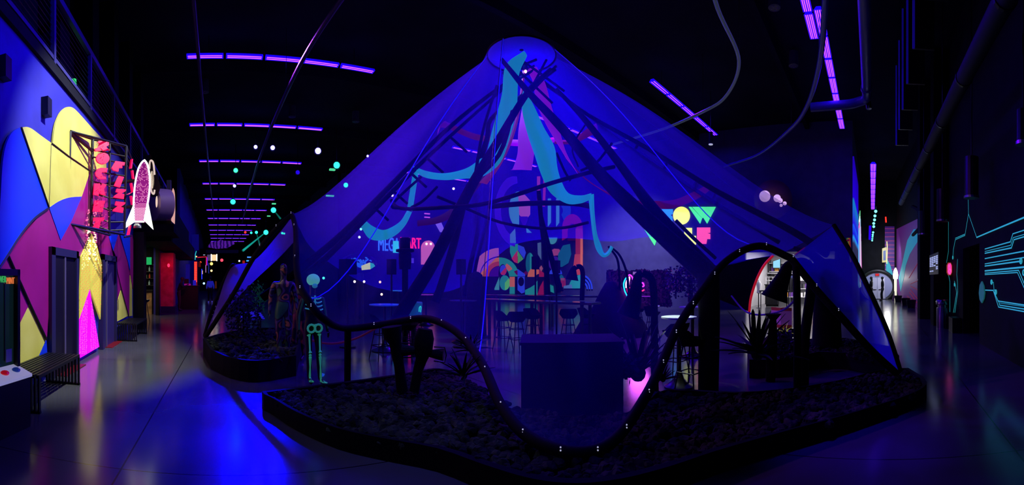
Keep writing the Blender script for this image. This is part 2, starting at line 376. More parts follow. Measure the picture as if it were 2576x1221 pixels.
def inpoly(x, y, P):
    c = False
    for i in range(len(P)):
        (x0, y0), (x1, y1) = P[i-1], P[i]
        if (y0 > y) != (y1 > y) and x < (x1-x0)*(y-y0)/(y1-y0)+x0: c = not c
    return c
mb = MB(); mh = MB(); n = 0
for j in range(64):
    for i in range(9):
        yy = 592+j*4.7; xx = 201+i*7+rnd.uniform(-1.5, 1.5)+(3.5 if j % 2 else 0)
        if inpoly(xx, yy, F_L) and abs(xx-230) > 3: (mb if rnd.random() > 0.02*max(0, 690-yy) else mh).ball(WX(xx, yy, PX+0.035), 0.008, 6)
for i in range(60): mh.ball(WX(231+rnd.choice((-1, 1))*rnd.uniform(3, 11), rnd.uniform(575, 655), PX+0.05), 0.014, 6)
mb.build('light_dots', glow('dot_orange', (255, 130, 90), 1.2), mural, kind='stuff')
mh.build('light_dots', glow('dot_white', (255, 235, 170), 3), mural, kind='stuff')
mb = MB(); mc = MB()
for j in range(34):
    for i in range(4):
        yy = 757+j*4.0+rnd.uniform(-1, 1); t = (yy-740)/150
        for sx in (-1, 1):
            xx = 226+sx*(6+i*5*min(1, 0.4+t)+rnd.uniform(-1, 1))-3*t
            if inpoly(xx, yy, [(226, 729), (250, 873), (195.5, 905), (199.5, 806)]): mb.ball(WX(xx, yy, PX+0.035), 0.008, 6)
for i in range(70): mb.ball(WX(230+rnd.choice((-1, 1))*rnd.uniform(5, 13), rnd.uniform(528, 610), PX+0.05), 0.013, 6)
mb.build('light_dots', glow('dot_pink', (255, 110, 150), 1.5), mural, kind='stuff')
for pl, r in (([(53, 321), (123, 524)], 0.022), (arc_b, 0.02), ([(22, 645), (75, 764), (117, 854)], 0.018), ([(131, 361), (172, 392.5), (228, 431)], 0.01),
              ([(285, 632), (297, 692), (323, 796)], 0.012), ([(129, 362), (124, 522)], 0.004), ([(226, 727), (253, 805)], 0.012), ([(228, 590), (205, 647)], 0.012)):
    MB().tube(onw(pl, 0.02), r, 6).build('panel_joint', M_black, mural)
# doorways: projecting box frames with leaves
M_fr = mat('door_frame_purple', (44, 38, 84), 0.35); M_leaf = mat('door_leaf', (20, 14, 34), 0.4); M_trk = mat('door_track', (90, 80, 110), 0.4)
def doorway(name, xa, xb, yt, leaf_split, mleaf, n):
    ya = WX(xa, 800, PX).y; yb = WX(xb, 800, PX).y; zt = WX((xa+xb)/2, yt, PX).z
    mb = MB().bb((PX-0.04, ya, 0), (PX+0.06, ya+0.16, zt)).bb((PX-0.04, yb-0.12, 0), (PX+0.06, yb, zt)).bb((PX-0.04, ya, zt-0.13), (PX+0.06, yb, zt))
    d = struct(name, mb, M_fr)
    ym = ya+0.16+(yb-ya-0.28)*leaf_split
    MB().bb((PX-0.02, ya+0.16, 0.01), (PX+0.03, ym, zt-0.13)).build('leaf', mleaf, d)
    MB().bb((PX-0.02, ym+0.07, 0.01), (PX+0.01, yb-0.12, zt-0.13)).build('leaf', mleaf, d)
    MB().bb((PX-0.02, ym, 0.01), (PX+0.05, ym+0.07, zt-0.13)).build('track', M_trk, d)
    MB().bb((PX+0.0, ya+0.3, 0.0), (PX+0.2, yb, 0.012)).build('threshold', mat('red_sill', (120, 8, 20), 0.5), d)
doorway('door_1', 122, 191, 627, 0.42, M_leaf, 0)
doorway('door_2', 253, 289, 643, 0.18, mat('door_leaf_violet', (52, 40, 96), 0.4), 1)
# wall boxes
for (x, y, nm) in ((117, 270, 'small dark speaker box on the blue wall above the yellow curve'), (12, 172, 'small dark box high on the wall at the left end')):
    p = WX(x, y, XL+0.06); tag(MB().box(p, (0.12, 0.16, 0.28)).build('wall_speaker', M_black), nm, 'speaker')

# ------------------------------------------------------------------ balcony rail
rail = thing('balcony_railing', 'blue-lit metal balcony railing with thin cables above the painted wall', 'railing', (XL, 9, 5.16))
M_rail = mat('rail_paint', (70, 68, 110), 0.4)
MB().bb((XL-0.03, -3, 6.33), (XL+0.05, 26, 6.45)).build('top_rail', M_rail, rail)
MB().bb((XL-0.02, -3, 5.22), (XL+0.04, 26, 5.29)).build('bottom_rail', M_rail, rail)
for i in range(11):
    y = 2.35+i*2.02
    MB().bb((XL-0.02, y-0.04, 5.16), (XL+0.05, y+0.04, 6.35)).build('post', M_rail, rail)
for k in range(9): MB().tube([(XL, -3, 5.38+k*0.105), (XL, 26, 5.38+k*0.105)], 0.006, 5).build('cable', mat('cable_steel', (50, 45, 70), 0.4, 0.5), rail)
mb = MB()
for i, y in enumerate((2.9, 4.95, 7.0, 9.0, 11.0, 13.0, 15.0)): tag(MB().bb((XL-0.55, y, 5.16), (XL-0.1, y+0.5, 9.2)).build('balcony_pier', M_matte), ORD[i]+' black square pier from the left on the balcony behind the railing', 'pier', 'black piers along the balcony')
# lit things on the balcony
p = WX(186, 193, XL-0.5); g = glow('green_glass', (60, 235, 130), 0.9)
t = thing('tall_lamp', 'tall green and red lit lamp on the balcony behind the rail', 'lamp', (p.x, p.y, 5.16))
MB().cyl((p.x, p.y, 5.16), (p.x, p.y, 5.45), 0.07, 0.07).build('base', mat('lamp_red', (170, 30, 50), em=(170, 20, 40), es=0.4), t)
MB().cyl((p.x, p.y, 5.45), (p.x, p.y, 6.1), 0.075, 0.055).build('shade', g, t)
p = WX(213, 213, XL-0.6); tag(MB().ball(p, 0.035).build('ceiling_bulb', glow('warm_bulb', (255, 230, 170), 5)), 'single warm bulb glowing behind the balcony cables', 'bulb')
p = WX(308, 344, XL-0.6); tag(MB().ball(p, 0.05, sq=(1, 1.6, .5)).build('ceiling_bulb', glow('warm_bulb2', (255, 230, 150), 2.5)), 'small warm lamp behind the rail above the letter sign', 'bulb')

# ------------------------------------------------------------------ projecting letter sign
G = {  # chunky letters in a unit box
 'R': [(0, 0.0), (.42, .02), (.4, .28), (.62, .02), (1.0, .12), (.8, .42), (1.0, .62), (.98, .85), (.75, 1.0), (.25, 1), (.2, .84), (.32, .8), (.18, .3), (0, .25)],
 'O': ell(.5, .5, .5, .5, 0, 360, 20),
 'C': [(1, .97), (.45, 1.0), (.15, .88), (0, .55), (.08, .25), (.35, 0), (.85, .0), (.86, .15), (.55, .3), (.5, .52), (.6, .62), (.95, .6)],
 'K': [(.08, .98), (.5, 1), (.55, .78), (.7, .98), (1, .9), (.78, .55), (.92, .05), (.6, .12), (.42, .3), (.4, .02), (0, .12)],
 'E': [(.15, 1), (1, .98), (.96, .72), (.78, .7), (.9, .66), (.88, .4), (.7, .38), (.86, .3), (.8, 0), (0, .06)],
 'T': [(.12, .98), (1, .98), (.95, .7), (.72, .7), (.55, .0), (.0, .02), (.3, .66), (.08, .68)],
 'F': [(.3, 1), (1, .88), (.95, .62), (.78, .64), (.8, .4), (.55, .4), (.5, .08), (.12, .2), (0, .4)],
 'I': [(.5, 1), (1, .9), (.62, .05), (.05, .2)],
 'Z': [(.25, 1), (1, .9), (.95, .75), (.62, .5), (.85, .45), (.8, .0), (.0, .15), (.05, .3), (.42, .6), (.18, .68)],
}
def letters(parent, items, mapf, depth, m, name='letter'):
    for ch, x0, x1, y0, y1 in items:
        xm, ym = (x0+x1)/2, (y0+y1)/2; x0, x1, y0, y1 = xm+(x0-xm)*.93, xm+(x1-xm)*.93, ym+(y0-ym)*.9, ym+(y1-ym)*.9
        pts = [mapf(x0+gx*(x1-x0), y1-gy*(y1-y0)) for gx, gy in G[ch]]
        MB().prism(pts, depth).build(name, m, parent)
def plane_map(A, B):
    """pixel -> point on the vertical plane through ground points A and B"""
    A = Vector(A); B = Vector(B); nx, ny = -(B.y-A.y), (B.x-A.x); c = nx*A.x+ny*A.y
    def f(x, y):
        s, k = dirx(x); return W(x, y, c/(nx*s+ny*k))
    return f, Vector((nx, ny, 0)).normalized()
def gxy(x, d): p = W(x, HZ, d); return (p.x, p.y)
Ap = WX(177, 450, PX); Bp = gxy(230, 8.5); Cp = gxy(318, 8.75); Dp = gxy(331, 10.9)
fa, na = plane_map(Bp, Cp); fb, nb = plane_map(Cp, Dp)
sign = thing('letter_sign', 'projecting black truss sign with red light-up letters reading down its two columns', 'sign', (XL, 8.4, 3.0))
tr = MB()
def vz(x, y, d): return W(x, y, d)
dA = (Vector((Ap.x, Ap.y))).length
TA, BA = W(177, 331, dA), W(171, 563, dA); TB, BB = W(233, 350, 8.55), W(229, 576, 8.55); TC, BC = W(318, 368, 8.8), W(313, 590, 8.8)
TM, BM = W(276, 358, 8.68), W(275, 592, 8.68); TD, BD = W(331, 400, 10.9), W(330, 570, 10.9)
for a, b, r in ((TA, BA, .028), (TB, BB, .035), (TC, BC, .03), (TM, BM, .03), (TA, TB, .03), (BA, BB, .028), (TB, TC, .03), (BB, BC, .03), (TC, TD, .02), (BC+Vector((0, 0, -.06)), BD+Vector((0, 0, -.25)), .02),
                (TA, TM, .022), (BA, BM, .022), (TA, TC, .02), (BA, BC, .022), (TB+Vector((0, 0, -.25)), TA+Vector((0, 0, -.02)), .03), (BB, BM, .02), (TD, BD, .02)): tr.cyl(a, b, r, n=6)
for t in (0.12, 0.2, 0.34, 0.47, 0.6, 0.73, 0.86, 0.95):
    a, b, c = TB.lerp(BB, t), TM.lerp(BM, t), TC.lerp(BC, t); tr.cyl(a, b, .016, n=5); tr.cyl(b, c, .016, n=5)
    d = TD.lerp(BD, t)
    if t < .3: tr.cyl(c, d, .01, n=5)
tr.build('truss', M_black, sign)
M_let = mat('red_letter', (235, 18, 82), 0.35, em=(255, 8, 78), es=0.62)
letters(sign, [('R', 236, 274, 355, 383), ('O', 239, 275, 384, 416), ('C', 237, 270, 422, 453), ('K', 232, 268, 461, 496), ('E', 231, 264, 504, 536), ('T', 230, 262, 546, 578)], fa, na*-0.045, M_let)
letters(sign, [('F', 278, 314, 405, 437), ('I', 283, 311, 442, 476), ('Z', 283, 317, 474, 503), ('Z', 281, 315, 506, 538)], fa, na*-0.045, M_let)
for x, y0, y1, dx in ((329.5, 402, 425, -3), (330.5, 430, 456, 3), (327.5, 462, 484, 4), (327, 494, 522, 5), (325, 568, 592, -5), (331, 484, 490, -12)):
    MB().prism([fb(x-1.8, y0), fb(x+1.8, y0), fb(x+1.8+dx, y1), fb(x-1.8+dx, y1)], (0.05, -0.05, 0)).build('letter', M_let, sign, label='red letter on the far face seen edge on')
mb = MB()
for i in range(90):
    x, y = rnd.uniform(236, 272), rnd.uniform(357, 576)
    mb.ball(fa(x, y)+na*-0.075, 0.008, 5)
mb.build('bulbs', glow('sign_bulb', (255, 90, 130), 1.0), sign, kind='stuff')

# ------------------------------------------------------------------ rocket sign
YK = 9.35
def rk(pts): return [WY(x, y, YK) for x, y in pts]
c0 = WY(349, 490, YK)
rocket = thing('rocket_sign', 'rocket-shaped sign with white neon outline, lit fins and pink dotted body', 'sign', (c0.x, YK, 3.4))
body = sm([(337, 558), (336, 520), (338, 480), (342, 450), (348, 425), (356, 410), (363.5, 403)], 4)+sm([(363.5, 403), (371, 415), (376, 440), (377, 465), (374, 495), (368, 530), (362, 558)], 4)[1:]
MB().prism(rk(body), (0, 0.18, 0)).build('body', mat('rocket_body', (120, 10, 110), 0.4, em=(150, 0, 120), es=0.35), rocket)
M_neon = glow('white_neon', (235, 240, 225), 3.0)
MB().tube(rk(body)+[rk(body)[0]], 0.022, 6).build('neon_outline', M_neon, rocket)
M_fin = glow('white_fin', (232, 240, 225), 1.6)
MB().prism(rk([(336.5, 512), (336, 557), (312, 573)]), (0, 0.14, 0)).build('fin', M_fin, rocket)
MB().prism(rk([(371, 508), (364, 557), (384, 577)]), (0, 0.14, 0)).build('fin', M_fin, rocket)
mb = MB()
bp = body
for j in range(48):
    for i in range(13):
        x, y = 336+i*3.4+(1.7 if j % 2 else 0), 412+j*3.05
        if inpoly(x, y, bp) and inpoly(x+2.5, y, bp) and inpoly(x-2.5, y, bp) and rnd.random() < 0.45+0.55*(j > 33): mb.ball(WY(x, y, YK-0.012), 0.0075+0.004*(j > 36), 5)
mb.build('light_dots', glow('rocket_dot', (255, 170, 200), 1.8), rocket, kind='stuff')
p = WY(346, 568, YK+0.09)
MB().lathe((p.x, p.y, p.z-0.06), [(0.1, 0), (0.095, 0.05), (0.07, 0.1), (0.03, 0.13), (0.02, 0.17)], 16).build('nozzle', M_chrome, rocket)
for z in (3.3, 3.9): MB().cyl((c0.x, YK+0.16, z), (XL+.02, YK+0.4, z), 0.04).build('bracket', M_black, rocket)
# round signs further along the wall
YO = 13.2
def yo(pts): return [WY(x, y, YO) for x, y in pts]
t = thing('round_sign', 'tilted round sign with pale glowing ring and oval on a brown back panel', 'sign', (-2.2, YO, 4.2))
MB().prism(yo([(377, 388), (379, 387), (404, 470), (398, 492), (384, 486), (376, 440)]), (-0.2, 0.3, 0)).build('back_panel', mat('brown_panel', (60, 44, 40), 0.5), t)
MB().tube(yo(sm([(376, 425), (377, 408), (381, 404), (386, 412), (389, 440)], 5)), 0.03, 6).build('ring', glow('pale_ring', (255, 225, 215), 0.75), t)
MB().tube(yo(sm([(379, 470), (382, 484), (387, 488), (389, 478)], 4)), 0.03, 6).build('ring', MATS['pale_ring'], t)
MB().prism(yo(ell(382.5, 453, 5.2, 23)), (0, 0.12, 0)).build('oval', glow('pale_oval', (255, 230, 205), 0.95), t)
YD = 14.3
t = thing('drum_sign', 'big drum-shaped sign with lit pink-white edge standing on the dark canopy', 'sign', (-1.9, YD, 3.6))
a, b = WY(395, 516, YD), WY(420, 514, YD)
MB().cyl((a.x-0.1, YD-0.1, a.z), (b.x, YD+0.2, b.z), 0.55, n=32).build('drum', mat('drum_violet', (150, 128, 165), 0.5), t, smooth=True)
MB().bb(WY(419, 555, YD), WY(430, 453, YD)+Vector((0, 0.1, 0))).build('post', mat('grey_tube', (70, 68, 95), 0.3, 0.4), t)
MB().prism([WY(x, y, YD+0.1) for x, y in sm([(431, 556), (431, 500), (433, 480), (436, 474), (438.5, 490), (439, 530), (438, 562)], 4)], (0, 0.25, 0)).build('edge', glow('drum_edge', (255, 190, 185), 0.7), t)
p = WY(394.5, 507, YD-0.6); tag(MB().prism([WY(x, y, YD-0.6) for x, y in ell(394.5, 507, 2.2, 14)], (-0.03, .12, 0)).build('oval_lamp', glow('oval_lamp', (255, 220, 200), 0.9)), 'slim oval wall lamp between the rocket and the drum sign', 'lamp')

# ------------------------------------------------------------------ benches
def bench(y0, y1, lab):
    t = thing('slatted_bench', lab, 'bench', (XL+0.4, (y0+y1)/2, 0), 'benches against the painted wall')
    x0, x1 = XL+0.07, XL+0.62; mb = MB()
    for i in range(9):
        x = x0+0.03+i*(x1-x0-0.06)/8; mb.bb((x-0.018, y0, 0.42), (x+0.018, y1, 0.46))
    mb.build('seat', M_black, t)
    for yy in (y0, y1-0.05):
        mb = MB()
        for i in range(11):
            x = x0+i*(x1-x0-0.03)/10; mb.bb((x, yy, 0), (x+0.022, yy+0.05, 0.42))
        mb.bb((x0, yy, 0.0), (x1, yy+0.05, 0.03)); mb.build('leg', M_black, t)
bench(4.5, 6.0, 'black slatted bench under the yellow diamond panel beside the first door')
bench(10.5, 12.1, 'black slatted bench at the far end of the painted wall')

# ------------------------------------------------------------------ arcade cabinet at the left edge
cx, cy = -2.0, 3.62
arc = thing('arcade_cabinet', 'black arcade cabinet at the left edge with lit glass and button panel', 'cabinet', (cx, cy, 0))
A = W(0, 703, 4.35); B = W(51, 703, 4.62)
ux = Vector((B.x-A.x, B.y-A.y, 0)).normalized(); nn = Vector((ux.y, -ux.x, 0))
o3 = Vector((B.x, B.y, 0))
def ab(u, v, z): return o3-ux*u+nn*v+Vector((0, 0, z))          # u to the left along the front, v toward the viewer, z up
def abx(mb, u0, u1, v0, v1, z0, z1): return mb.add([ab(u, v, z) for u in (u0, u1) for v in (v0, v1) for z in (z0, z1)], [(0, 1, 3, 2), (4, 6, 7, 5), (0, 4, 5, 1), (2, 3, 7, 6), (0, 2, 6, 4), (1, 5, 7, 3)])
zt = 1.71
mb = MB(); abx(mb, 0, 0.95, -0.3, -0.1, 0, zt); abx(mb, 0, 0.045, -0.1, 0.0, 0, zt); abx(mb, 0.9, 0.95, -0.1, 0.0, 0, zt); abx(mb, 0, 0.95, -0.1, 0.0, zt-0.07, zt); abx(mb, 0, 0.95, -0.1, 0.14, 0, 0.55)
mb.build('body', M_black, arc)
mb = MB(); abx(mb, 0.045, 0.9, -0.09, -0.06, 0.62, zt-0.07); mb.build('screen', mat('cabinet_glass', (14, 30, 34), 0.15, em=(60, 110, 115), es=0.05), arc)
mb = MB(); abx(mb, 0.2, 0.212, -0.06, -0.05, 0.72, zt-0.16); mb.build('screen_divider', M_black, arc)
mb = MB(); mb.add([ab(0.01, 0.17, 0.58), ab(0.94, 0.17, 0.58), ab(0.94, -0.06, 0.66), ab(0.01, -0.06, 0.66), ab(0.01, 0.17, 0.55), ab(0.94, 0.17, 0.55), ab(0.94, -0.06, 0.55), ab(0.01, -0.06, 0.55)],
                  [(0, 1, 2, 3), (0, 4, 5, 1), (3, 2, 6, 7), (0, 3, 7, 4), (1, 5, 6, 2)]); mb.build('control_panel', mat('panel_white', (205, 205, 225), 0.4, em=(200, 200, 230), es=0.35), arc)
for u, col, nm, r in ((0.14, (30, 60, 150), 'trackball', 0.05), (0.33, (220, 20, 40), 'button', 0.05), (0.5, (220, 20, 40), 'button', 0.04)):
    MB().ball(ab(u, 0.05, 0.625), r, 12, (1, 1, .6)).build(nm, mat('ctl_%d%d' % (col[0], col[1]), col, 0.3, em=col, es=0.3), arc)
mb = MB(); text_mb(mb, 'MINT', ab(0.115, -0.05, 1.585), ux, (0, 0, 1), width=0.13, height=0.07, thick=0.01, nrm=nn); mb.build('lettering', glow('mint_orange', (250, 130, 70), 0.7), arc, label='orange lettering')
mb = MB(); text_mb(mb, 'OVER', ab(0.265, -0.05, 1.60), ux, (0, 0, 1), width=0.15, height=0.07, thick=0.01, nrm=nn); mb.build('lettering', glow('over_green', (70, 200, 110), 0.6), arc, label='green lettering')
mb = MB(); abx(mb, 0.09, 0.19, -0.055, -0.045, 0.7, 0.84); mb.build('notice', mat('paper', (150, 160, 180), 0.7), arc)

# ------------------------------------------------------------------ blacklight rows
M_house = mat('blacklight_housing', (60, 40, 200), 0.4, em=(25, 0, 255), es=0.85)  # tube light on the reflector put in as blue emission
M_tube = glow('blacklight_tube', (190, 80, 255), 2.0)
M_dimh = mat('blacklight_dim', (60, 40, 200), 0.4, em=(35, 0, 255), es=0.5)
def fixture_row(n, label, sub=True, tubes=2):
    t = thing('blacklight_row', label, 'ceiling light', (0, 0, 0), 'blacklight rows under the ceiling')
    for i in range(n):
        x = (i-(n-1)/2)*1.29
        h = MB().add([(x-.6, -.13, 0), (x+.6, -.13, 0), (x+.6, .13, 0), (x-.6, .13, 0), (x-.6, -.06, .09), (x+.6, -.06, .09), (x+.6, .06, .09), (x-.6, .06, .09)],
                     [(0, 4, 5, 1), (4, 7, 6, 5), (3, 2, 6, 7), (0, 3, 7, 4), (1, 5, 6, 2)]).build('housing', M_house, t)
        for s in ((-.05, .05) if tubes == 2 else (-.08, -.03, .03, .08)):
            MB().cyl((x-.56, s, .0), (x+.56, s, .0), 0.013, n=6).build('tube', M_tube, h)
    MB().cyl((-(n/2-.6)*1.29, 0, .09), (-(n/2-.6)*1.29, 0, .7), .01, n=5).build('hanger', M_black, t)
    MB().cyl(((n/2-.6)*1.29, 0, .09), ((n/2-.6)*1.29, 0, .7), .01, n=5).build('hanger', M_black, t)
    return t
row = fixture_row(5, 'nearest long violet blacklight row over the left hall, spanning five units'); row.location = (2.2, 13.6, 8.86)
ordn = ['second', 'third', 'fourth', 'fifth', 'sixth', 'seventh', 'eighth', 'ninth', 'tenth', 'eleventh', 'twelfth']
for k in range(1, 12):
    dup(row, (1.9 if k < 2 else 2.1, 13.6+6.05*k, 8.86), 0, ordn[k-1]+' violet blacklight row counted down the left hall from the camera')
for i, (x, y) in enumerate(((15.5, 25.5), (15.5, 19.4), (15.8, 13.4))):
    dup(row, (x, y, 8.86), 0, ['farthest violet blacklight row seen through the left half of the tent', 'violet blacklight row seen through the middle of the tent under the crown', 'violet blacklight row seen through the right side of the tent near the wall'][i])
dup(row, (16.4, 7.7, 8.86), 0, 'slanting violet blacklight row above the right slope of the tent')
row2 = fixture_row(7, 'long four-tube violet blacklight row running toward the camera at upper right', tubes=4); row2.location = (15.6, 1.45, 8.86)
r3 = fixture_row(3, 'short four-tube violet blacklight row beside the long one at the top edge', tubes=4); r3.location = (10.6, 1.74, 8.86)
r4 = fixture_row(9, 'far four-tube violet blacklight row deep in the right hall', tubes=4); r4.location = (23.5, -0.04, 6.5)
# suspended curved tracks
M_track = mat('track_tube', (70, 40, 90), 0.35, 0.3)
M_glow_track = mat('track_blue', (70, 60, 160), 0.35, 0.2)
def track(name, pts, r, label, m):
    t = thing(name, label, 'ceiling track', pts[0], 'curved tracks hung under the ceiling')
    sp = spline(pts, 10); MB().tube(sp, r, 8).build('tube', m, t, smooth=True)
    for q in sp[::20]: MB().cyl(q, (q[0], q[1], 9.55), 0.008, n=4).build('hanger', M_black, t)
track('ceiling_track', [(-.49, 6, 7.5), (-.48, 13, 7.5), (-.42, 25, 7.5), (-.25, 42, 7.5)], .05, 'straight thin track along the left side of the hall ceiling', M_track)
track('ceiling_track', [(3.1, 6.5, 7.5), (2.57, 8.5, 7.5), (2.19, 13, 7.5), (2.1, 22, 7.5), (2.4, 34, 7.5), (2.7, 44, 7.5)], .06, 'curved reddish track crossing in front of the light rows', M_track)
track('ceiling_track', [(6, 2.6, 7.5), (8.23, 3.25, 7.5), (10.7, 3.54, 7.5), (12.6, 4.6, 7.5), (13.5, 5.8, 7.5), (14.4, 8.0, 7.5), (14.9, 11, 7.5)], .05, 'curved pale track bending over the right slope of the tent', mat('track_pale', (120, 120, 130), 0.4, em=(90, 110, 110), es=0.12))
track('ceiling_track', [(6.5, .75, 7.5), (8.8, 1.0, 7.5), (11.4, 1.46, 7.5), (14, 2.2, 7.5), (16, 3.15, 7.5), (19, 5.3, 7.5), (20.5, 7.6, 7.5)], .075, 'thick blue track curving down to the wall beside the four-tube row', M_glow_track)
# stage spots: lit lenses in the dark ceiling
blue_c, green_c, teal_c = glow('lens_blue', (120, 110, 255), 9), glow('lens_green', (40, 255, 120), 5), glow('lens_teal', (40, 235, 190), 3)
def stage_spot(x, y, z, m, r, label):
    p = WZ(x, y, z); t = thing('stage_spot', label, 'spotlight', p, 'stage spots hung from the ceiling')
    d = Vector((-p.x*.6, -p.y*.6, -2.5)).normalized()
    MB().cyl(p-d*0.3, p, r*1.3, n=12).build('body', M_black, t)
    MB().ball(p+d*0.02, r, 10).build('lens', m, t)
    MB().cyl(p-d*0.3, (p-d*0.3)+Vector((0, 0, 9.6-(p-d*.3).z)), .02, n=5).build('hanger', M_black, t)
for x, y, z, m, r, l in ((643, 370, 8.2, blue_c, .09, 'small blue stage spot, leftmost of the row of three'), (686, 372, 8.2, blue_c, .11, 'blue-white stage spot, middle of the row of three'),
      (800, 380, 8.0, blue_c, .15, 'largest and brightest blue-white stage spot left of the tent'), (925, 393, 8.0, blue_c, .06, 'tiny blue stage spot close to the left slope of the tent'),
      (847, 416, 7.6, teal_c, .17, 'teal stage spot nearest the left slope of the tent'), (593, 429, 8.0, green_c, .13, 'bright green stage spot in the left hall'),
      (590, 468, 7.8, blue_c, .10, 'blue stage spot directly below the green one'), (749, 434, 7.8, mat('lens_dim', (30, 10, 120), .4, em=(40, 10, 255), es=.8), .12, 'dim violet stage spot in the left hall'),
      (586, 508, 7.6, teal_c, .2, 'teal stage spot shining down the left hall'), (688, 529, 7.3, teal_c, .22, 'teal stage spot above the left tent arch with a slanted beam'),
      (870, 466, 7.2, teal_c, .14, 'small teal stage spot touching the tent slope'), (669, 585, 6.4, teal_c, .25, 'teal beam lamp low in the far left hall'),
      (645, 585, 6.4, teal_c, .15, 'small teal lamp beside the far beam lamp'), (632, 586, 6.4, teal_c, .12, 'leftmost teal lamp of the far group'), (617, 585, 6.4, glow('lens_red', (255, 40, 40), 2.5), .12, 'small red lamp of the far group'),
      (710, 587, 6.4, teal_c, .12, 'teal lamp seen through the left arch fabric'), (715, 588, 6.4, teal_c, .1, 'tiny teal lamp seen through the left arch fabric')):
    stage_spot(x, y, z, m, r, l)
M_flat = glow('flat_green', (90, 240, 170), 0.8)
for x, y, l in ((830, 493, 'flat green lit panel at the tent slope under the ceiling'), (689, 513, 'thin green lit strip above the slanted teal beam'), (676, 544, 'small green lit strip right of the curved track'), (836, 427, 'thin pale strip lamp under the teal stage spot')):
    p = WZ(x, y, 7.4); tag(MB().box(p, (0.55 if x == 830 else .3, .2, .08)).build('strip_lamp', M_flat), l, 'lamp')
# slim haze beams, their light painted in as glowing volumes
def beam_mat(nm, col, s):
    m = bpy.data.materials.new(nm); m.use_nodes = True; nt = m.node_tree; nt.nodes.clear()
    o = nt.nodes.new('ShaderNodeOutputMaterial'); v = nt.nodes.new('ShaderNodeVolumePrincipled')
    v.inputs['Density'].default_value = 0.25; v.inputs['Color'].default_value = (*lin(col), 1)
    v.inputs['Emission Color'].default_value = (*lin(col), 1); v.inputs['Emission Strength'].default_value = s
    nt.links.new(v.outputs[0], o.inputs['Volume']); return m
for a, b, r0, r1, s, l in ((WZ(668, 585, 6.35), WZ(611, 631, 4.2), .05, .12, 1.2, 'teal light beam slanting down left in the far hall haze'), (WZ(645, 586, 6.35), WZ(654, 618, 5), .05, .12, .5, 'short thin teal light beam under the far lamps'),
                      (WZ(690, 531, 7.2), WZ(706, 551, 6.6), .04, .09, 1.0, 'short teal light beam slanting onto the left arch')):
    o = MB().cyl(a, b, r0, r1, 10).build('light_beam', beam_mat('haze_teal', (40, 235, 215), s)); tag(o, l, 'light beam')
# small ceiling details
for x, y, l in ((1948, 20, 'round ceiling speaker near the top edge'), (1996, 166, 'small round ceiling speaker below the larger one'), (515, 232, 'small ceiling speaker beside the left track'), (735, 294, 'small ceiling speaker right of the curved reddish track'), (895, 307, 'small ceiling speaker left of the tent slope')):
    p = WZ(x, y, 9.0); t = thing('ceiling_speaker', l, 'speaker', p)
    MB().lathe(p, [(.05, .5), (.16, .48), (.17, .0), (.12, -.01)], 16).build('can', mat('can_grey', (60, 60, 75), .4), t)
    MB().cyl(p+Vector((0, 0, .45)), (p.x, p.y, 9.6), .015, n=5).build('hanger', M_black, t)
    for k in range(4): MB().ball(p+Vector((.08*cos(k*pi/2), .08*sin(k*pi/2), -.01)), .02, 6).build('driver', mat('driver_grey', (140, 140, 150), .3), t)
p = WZ(1788, 348, 7.6); t = thing('track_spotlight', 'cylinder spotlight with pale rims hanging below the slanting light row', 'spotlight', p)
MB().cyl(p+Vector((0, 0, .25)), p-Vector((0, 0, .25)), .09).build('body', M_steel, t); MB().cyl(p-Vector((0, 0, .25)), p-Vector((0, 0, .28)), .09).build('rim', mat('rim_pale', (220, 220, 225), .3, em=(220, 220, 255), es=.5), t)
MB().cyl(p+Vector((0, 0, .25)), (p.x, p.y, 9.6), .012, n=5).build('hanger', M_black, t)

# ------------------------------------------------------------------ far left hall: bar, red nook, counter, signs, stage
def px_box(mb, x0, x1, y0, y1, Y, depth):
    a = WY(x0, y1, Y); b = WY(x1, y0, Y); return mb.bb((a.x, Y, a.z), (b.x, Y+depth, b.z))
struct('trim_canopy', MB().bb((XL, 13.1, 3.1), (-1.35, 15.2, 3.35)).bb((XL, 14.6, 2.95), (-1.6, 30, 3.8)).bb((XL, 15, 3.8), (-2.0, 30, 5.0)), M_dwall)
struct('column_left', MB().bb((XL, 13.05, 0), (XL+0.35, 13.5, 3.1)).bb((XL-0.05, 14.3, 0), (XL+0.12, 14.9, 3.05)).bb((XL-.05, 18.3, 0), (XL+.1, 18.7, 3.05)), M_black)
bar = thing('bar_counter', 'warm-lit wooden bar front seen through the dark opening', 'bar', (-4.4, 19.0, 0))
MB().bb((-6.6, 18.85, 0), (XL-0.3, 19.25, 1.06)).build('front', noisy('bar_wood', (120, 92, 60), (170, 136, 92), 5, .6), bar)
MB().bb((-6.7, 18.75, 1.06), (XL-0.25, 19.28, 1.12)).build('counter_top', M_black, bar)
st = thing('bar_stool', 'black bar stool in front of the warm-lit bar', 'stool', (XL+.0, 15.2, 0))
MB().lathe((XL-.02, 15.2, .8), [(.0, -.04), (.14, -.05), (.2, .0), (.21, .05), (.17, .03), (0, .02)], 16).build('seat', M_black, st)
for a in range(4):
    MB().cyl((XL-.02+.1*cos(a*pi/2+.5), 15.2+.1*sin(a*pi/2+.5), .78), (XL-.02+.22*cos(a*pi/2+.5), 15.2+.22*sin(a*pi/2+.5), 0), .014, n=6).build('leg', M_black, st)
sh = thing('bottle_shelf', 'back-bar shelf with warm light behind the bar opening', 'shelf', (-3.6, 19.2, 0))
for z in (1.3, 1.62, 1.94, 2.26): MB().bb((-4.4, 19.05, z), (XL-.25, 19.28, z+.03)).build('shelf_board', M_black, sh)
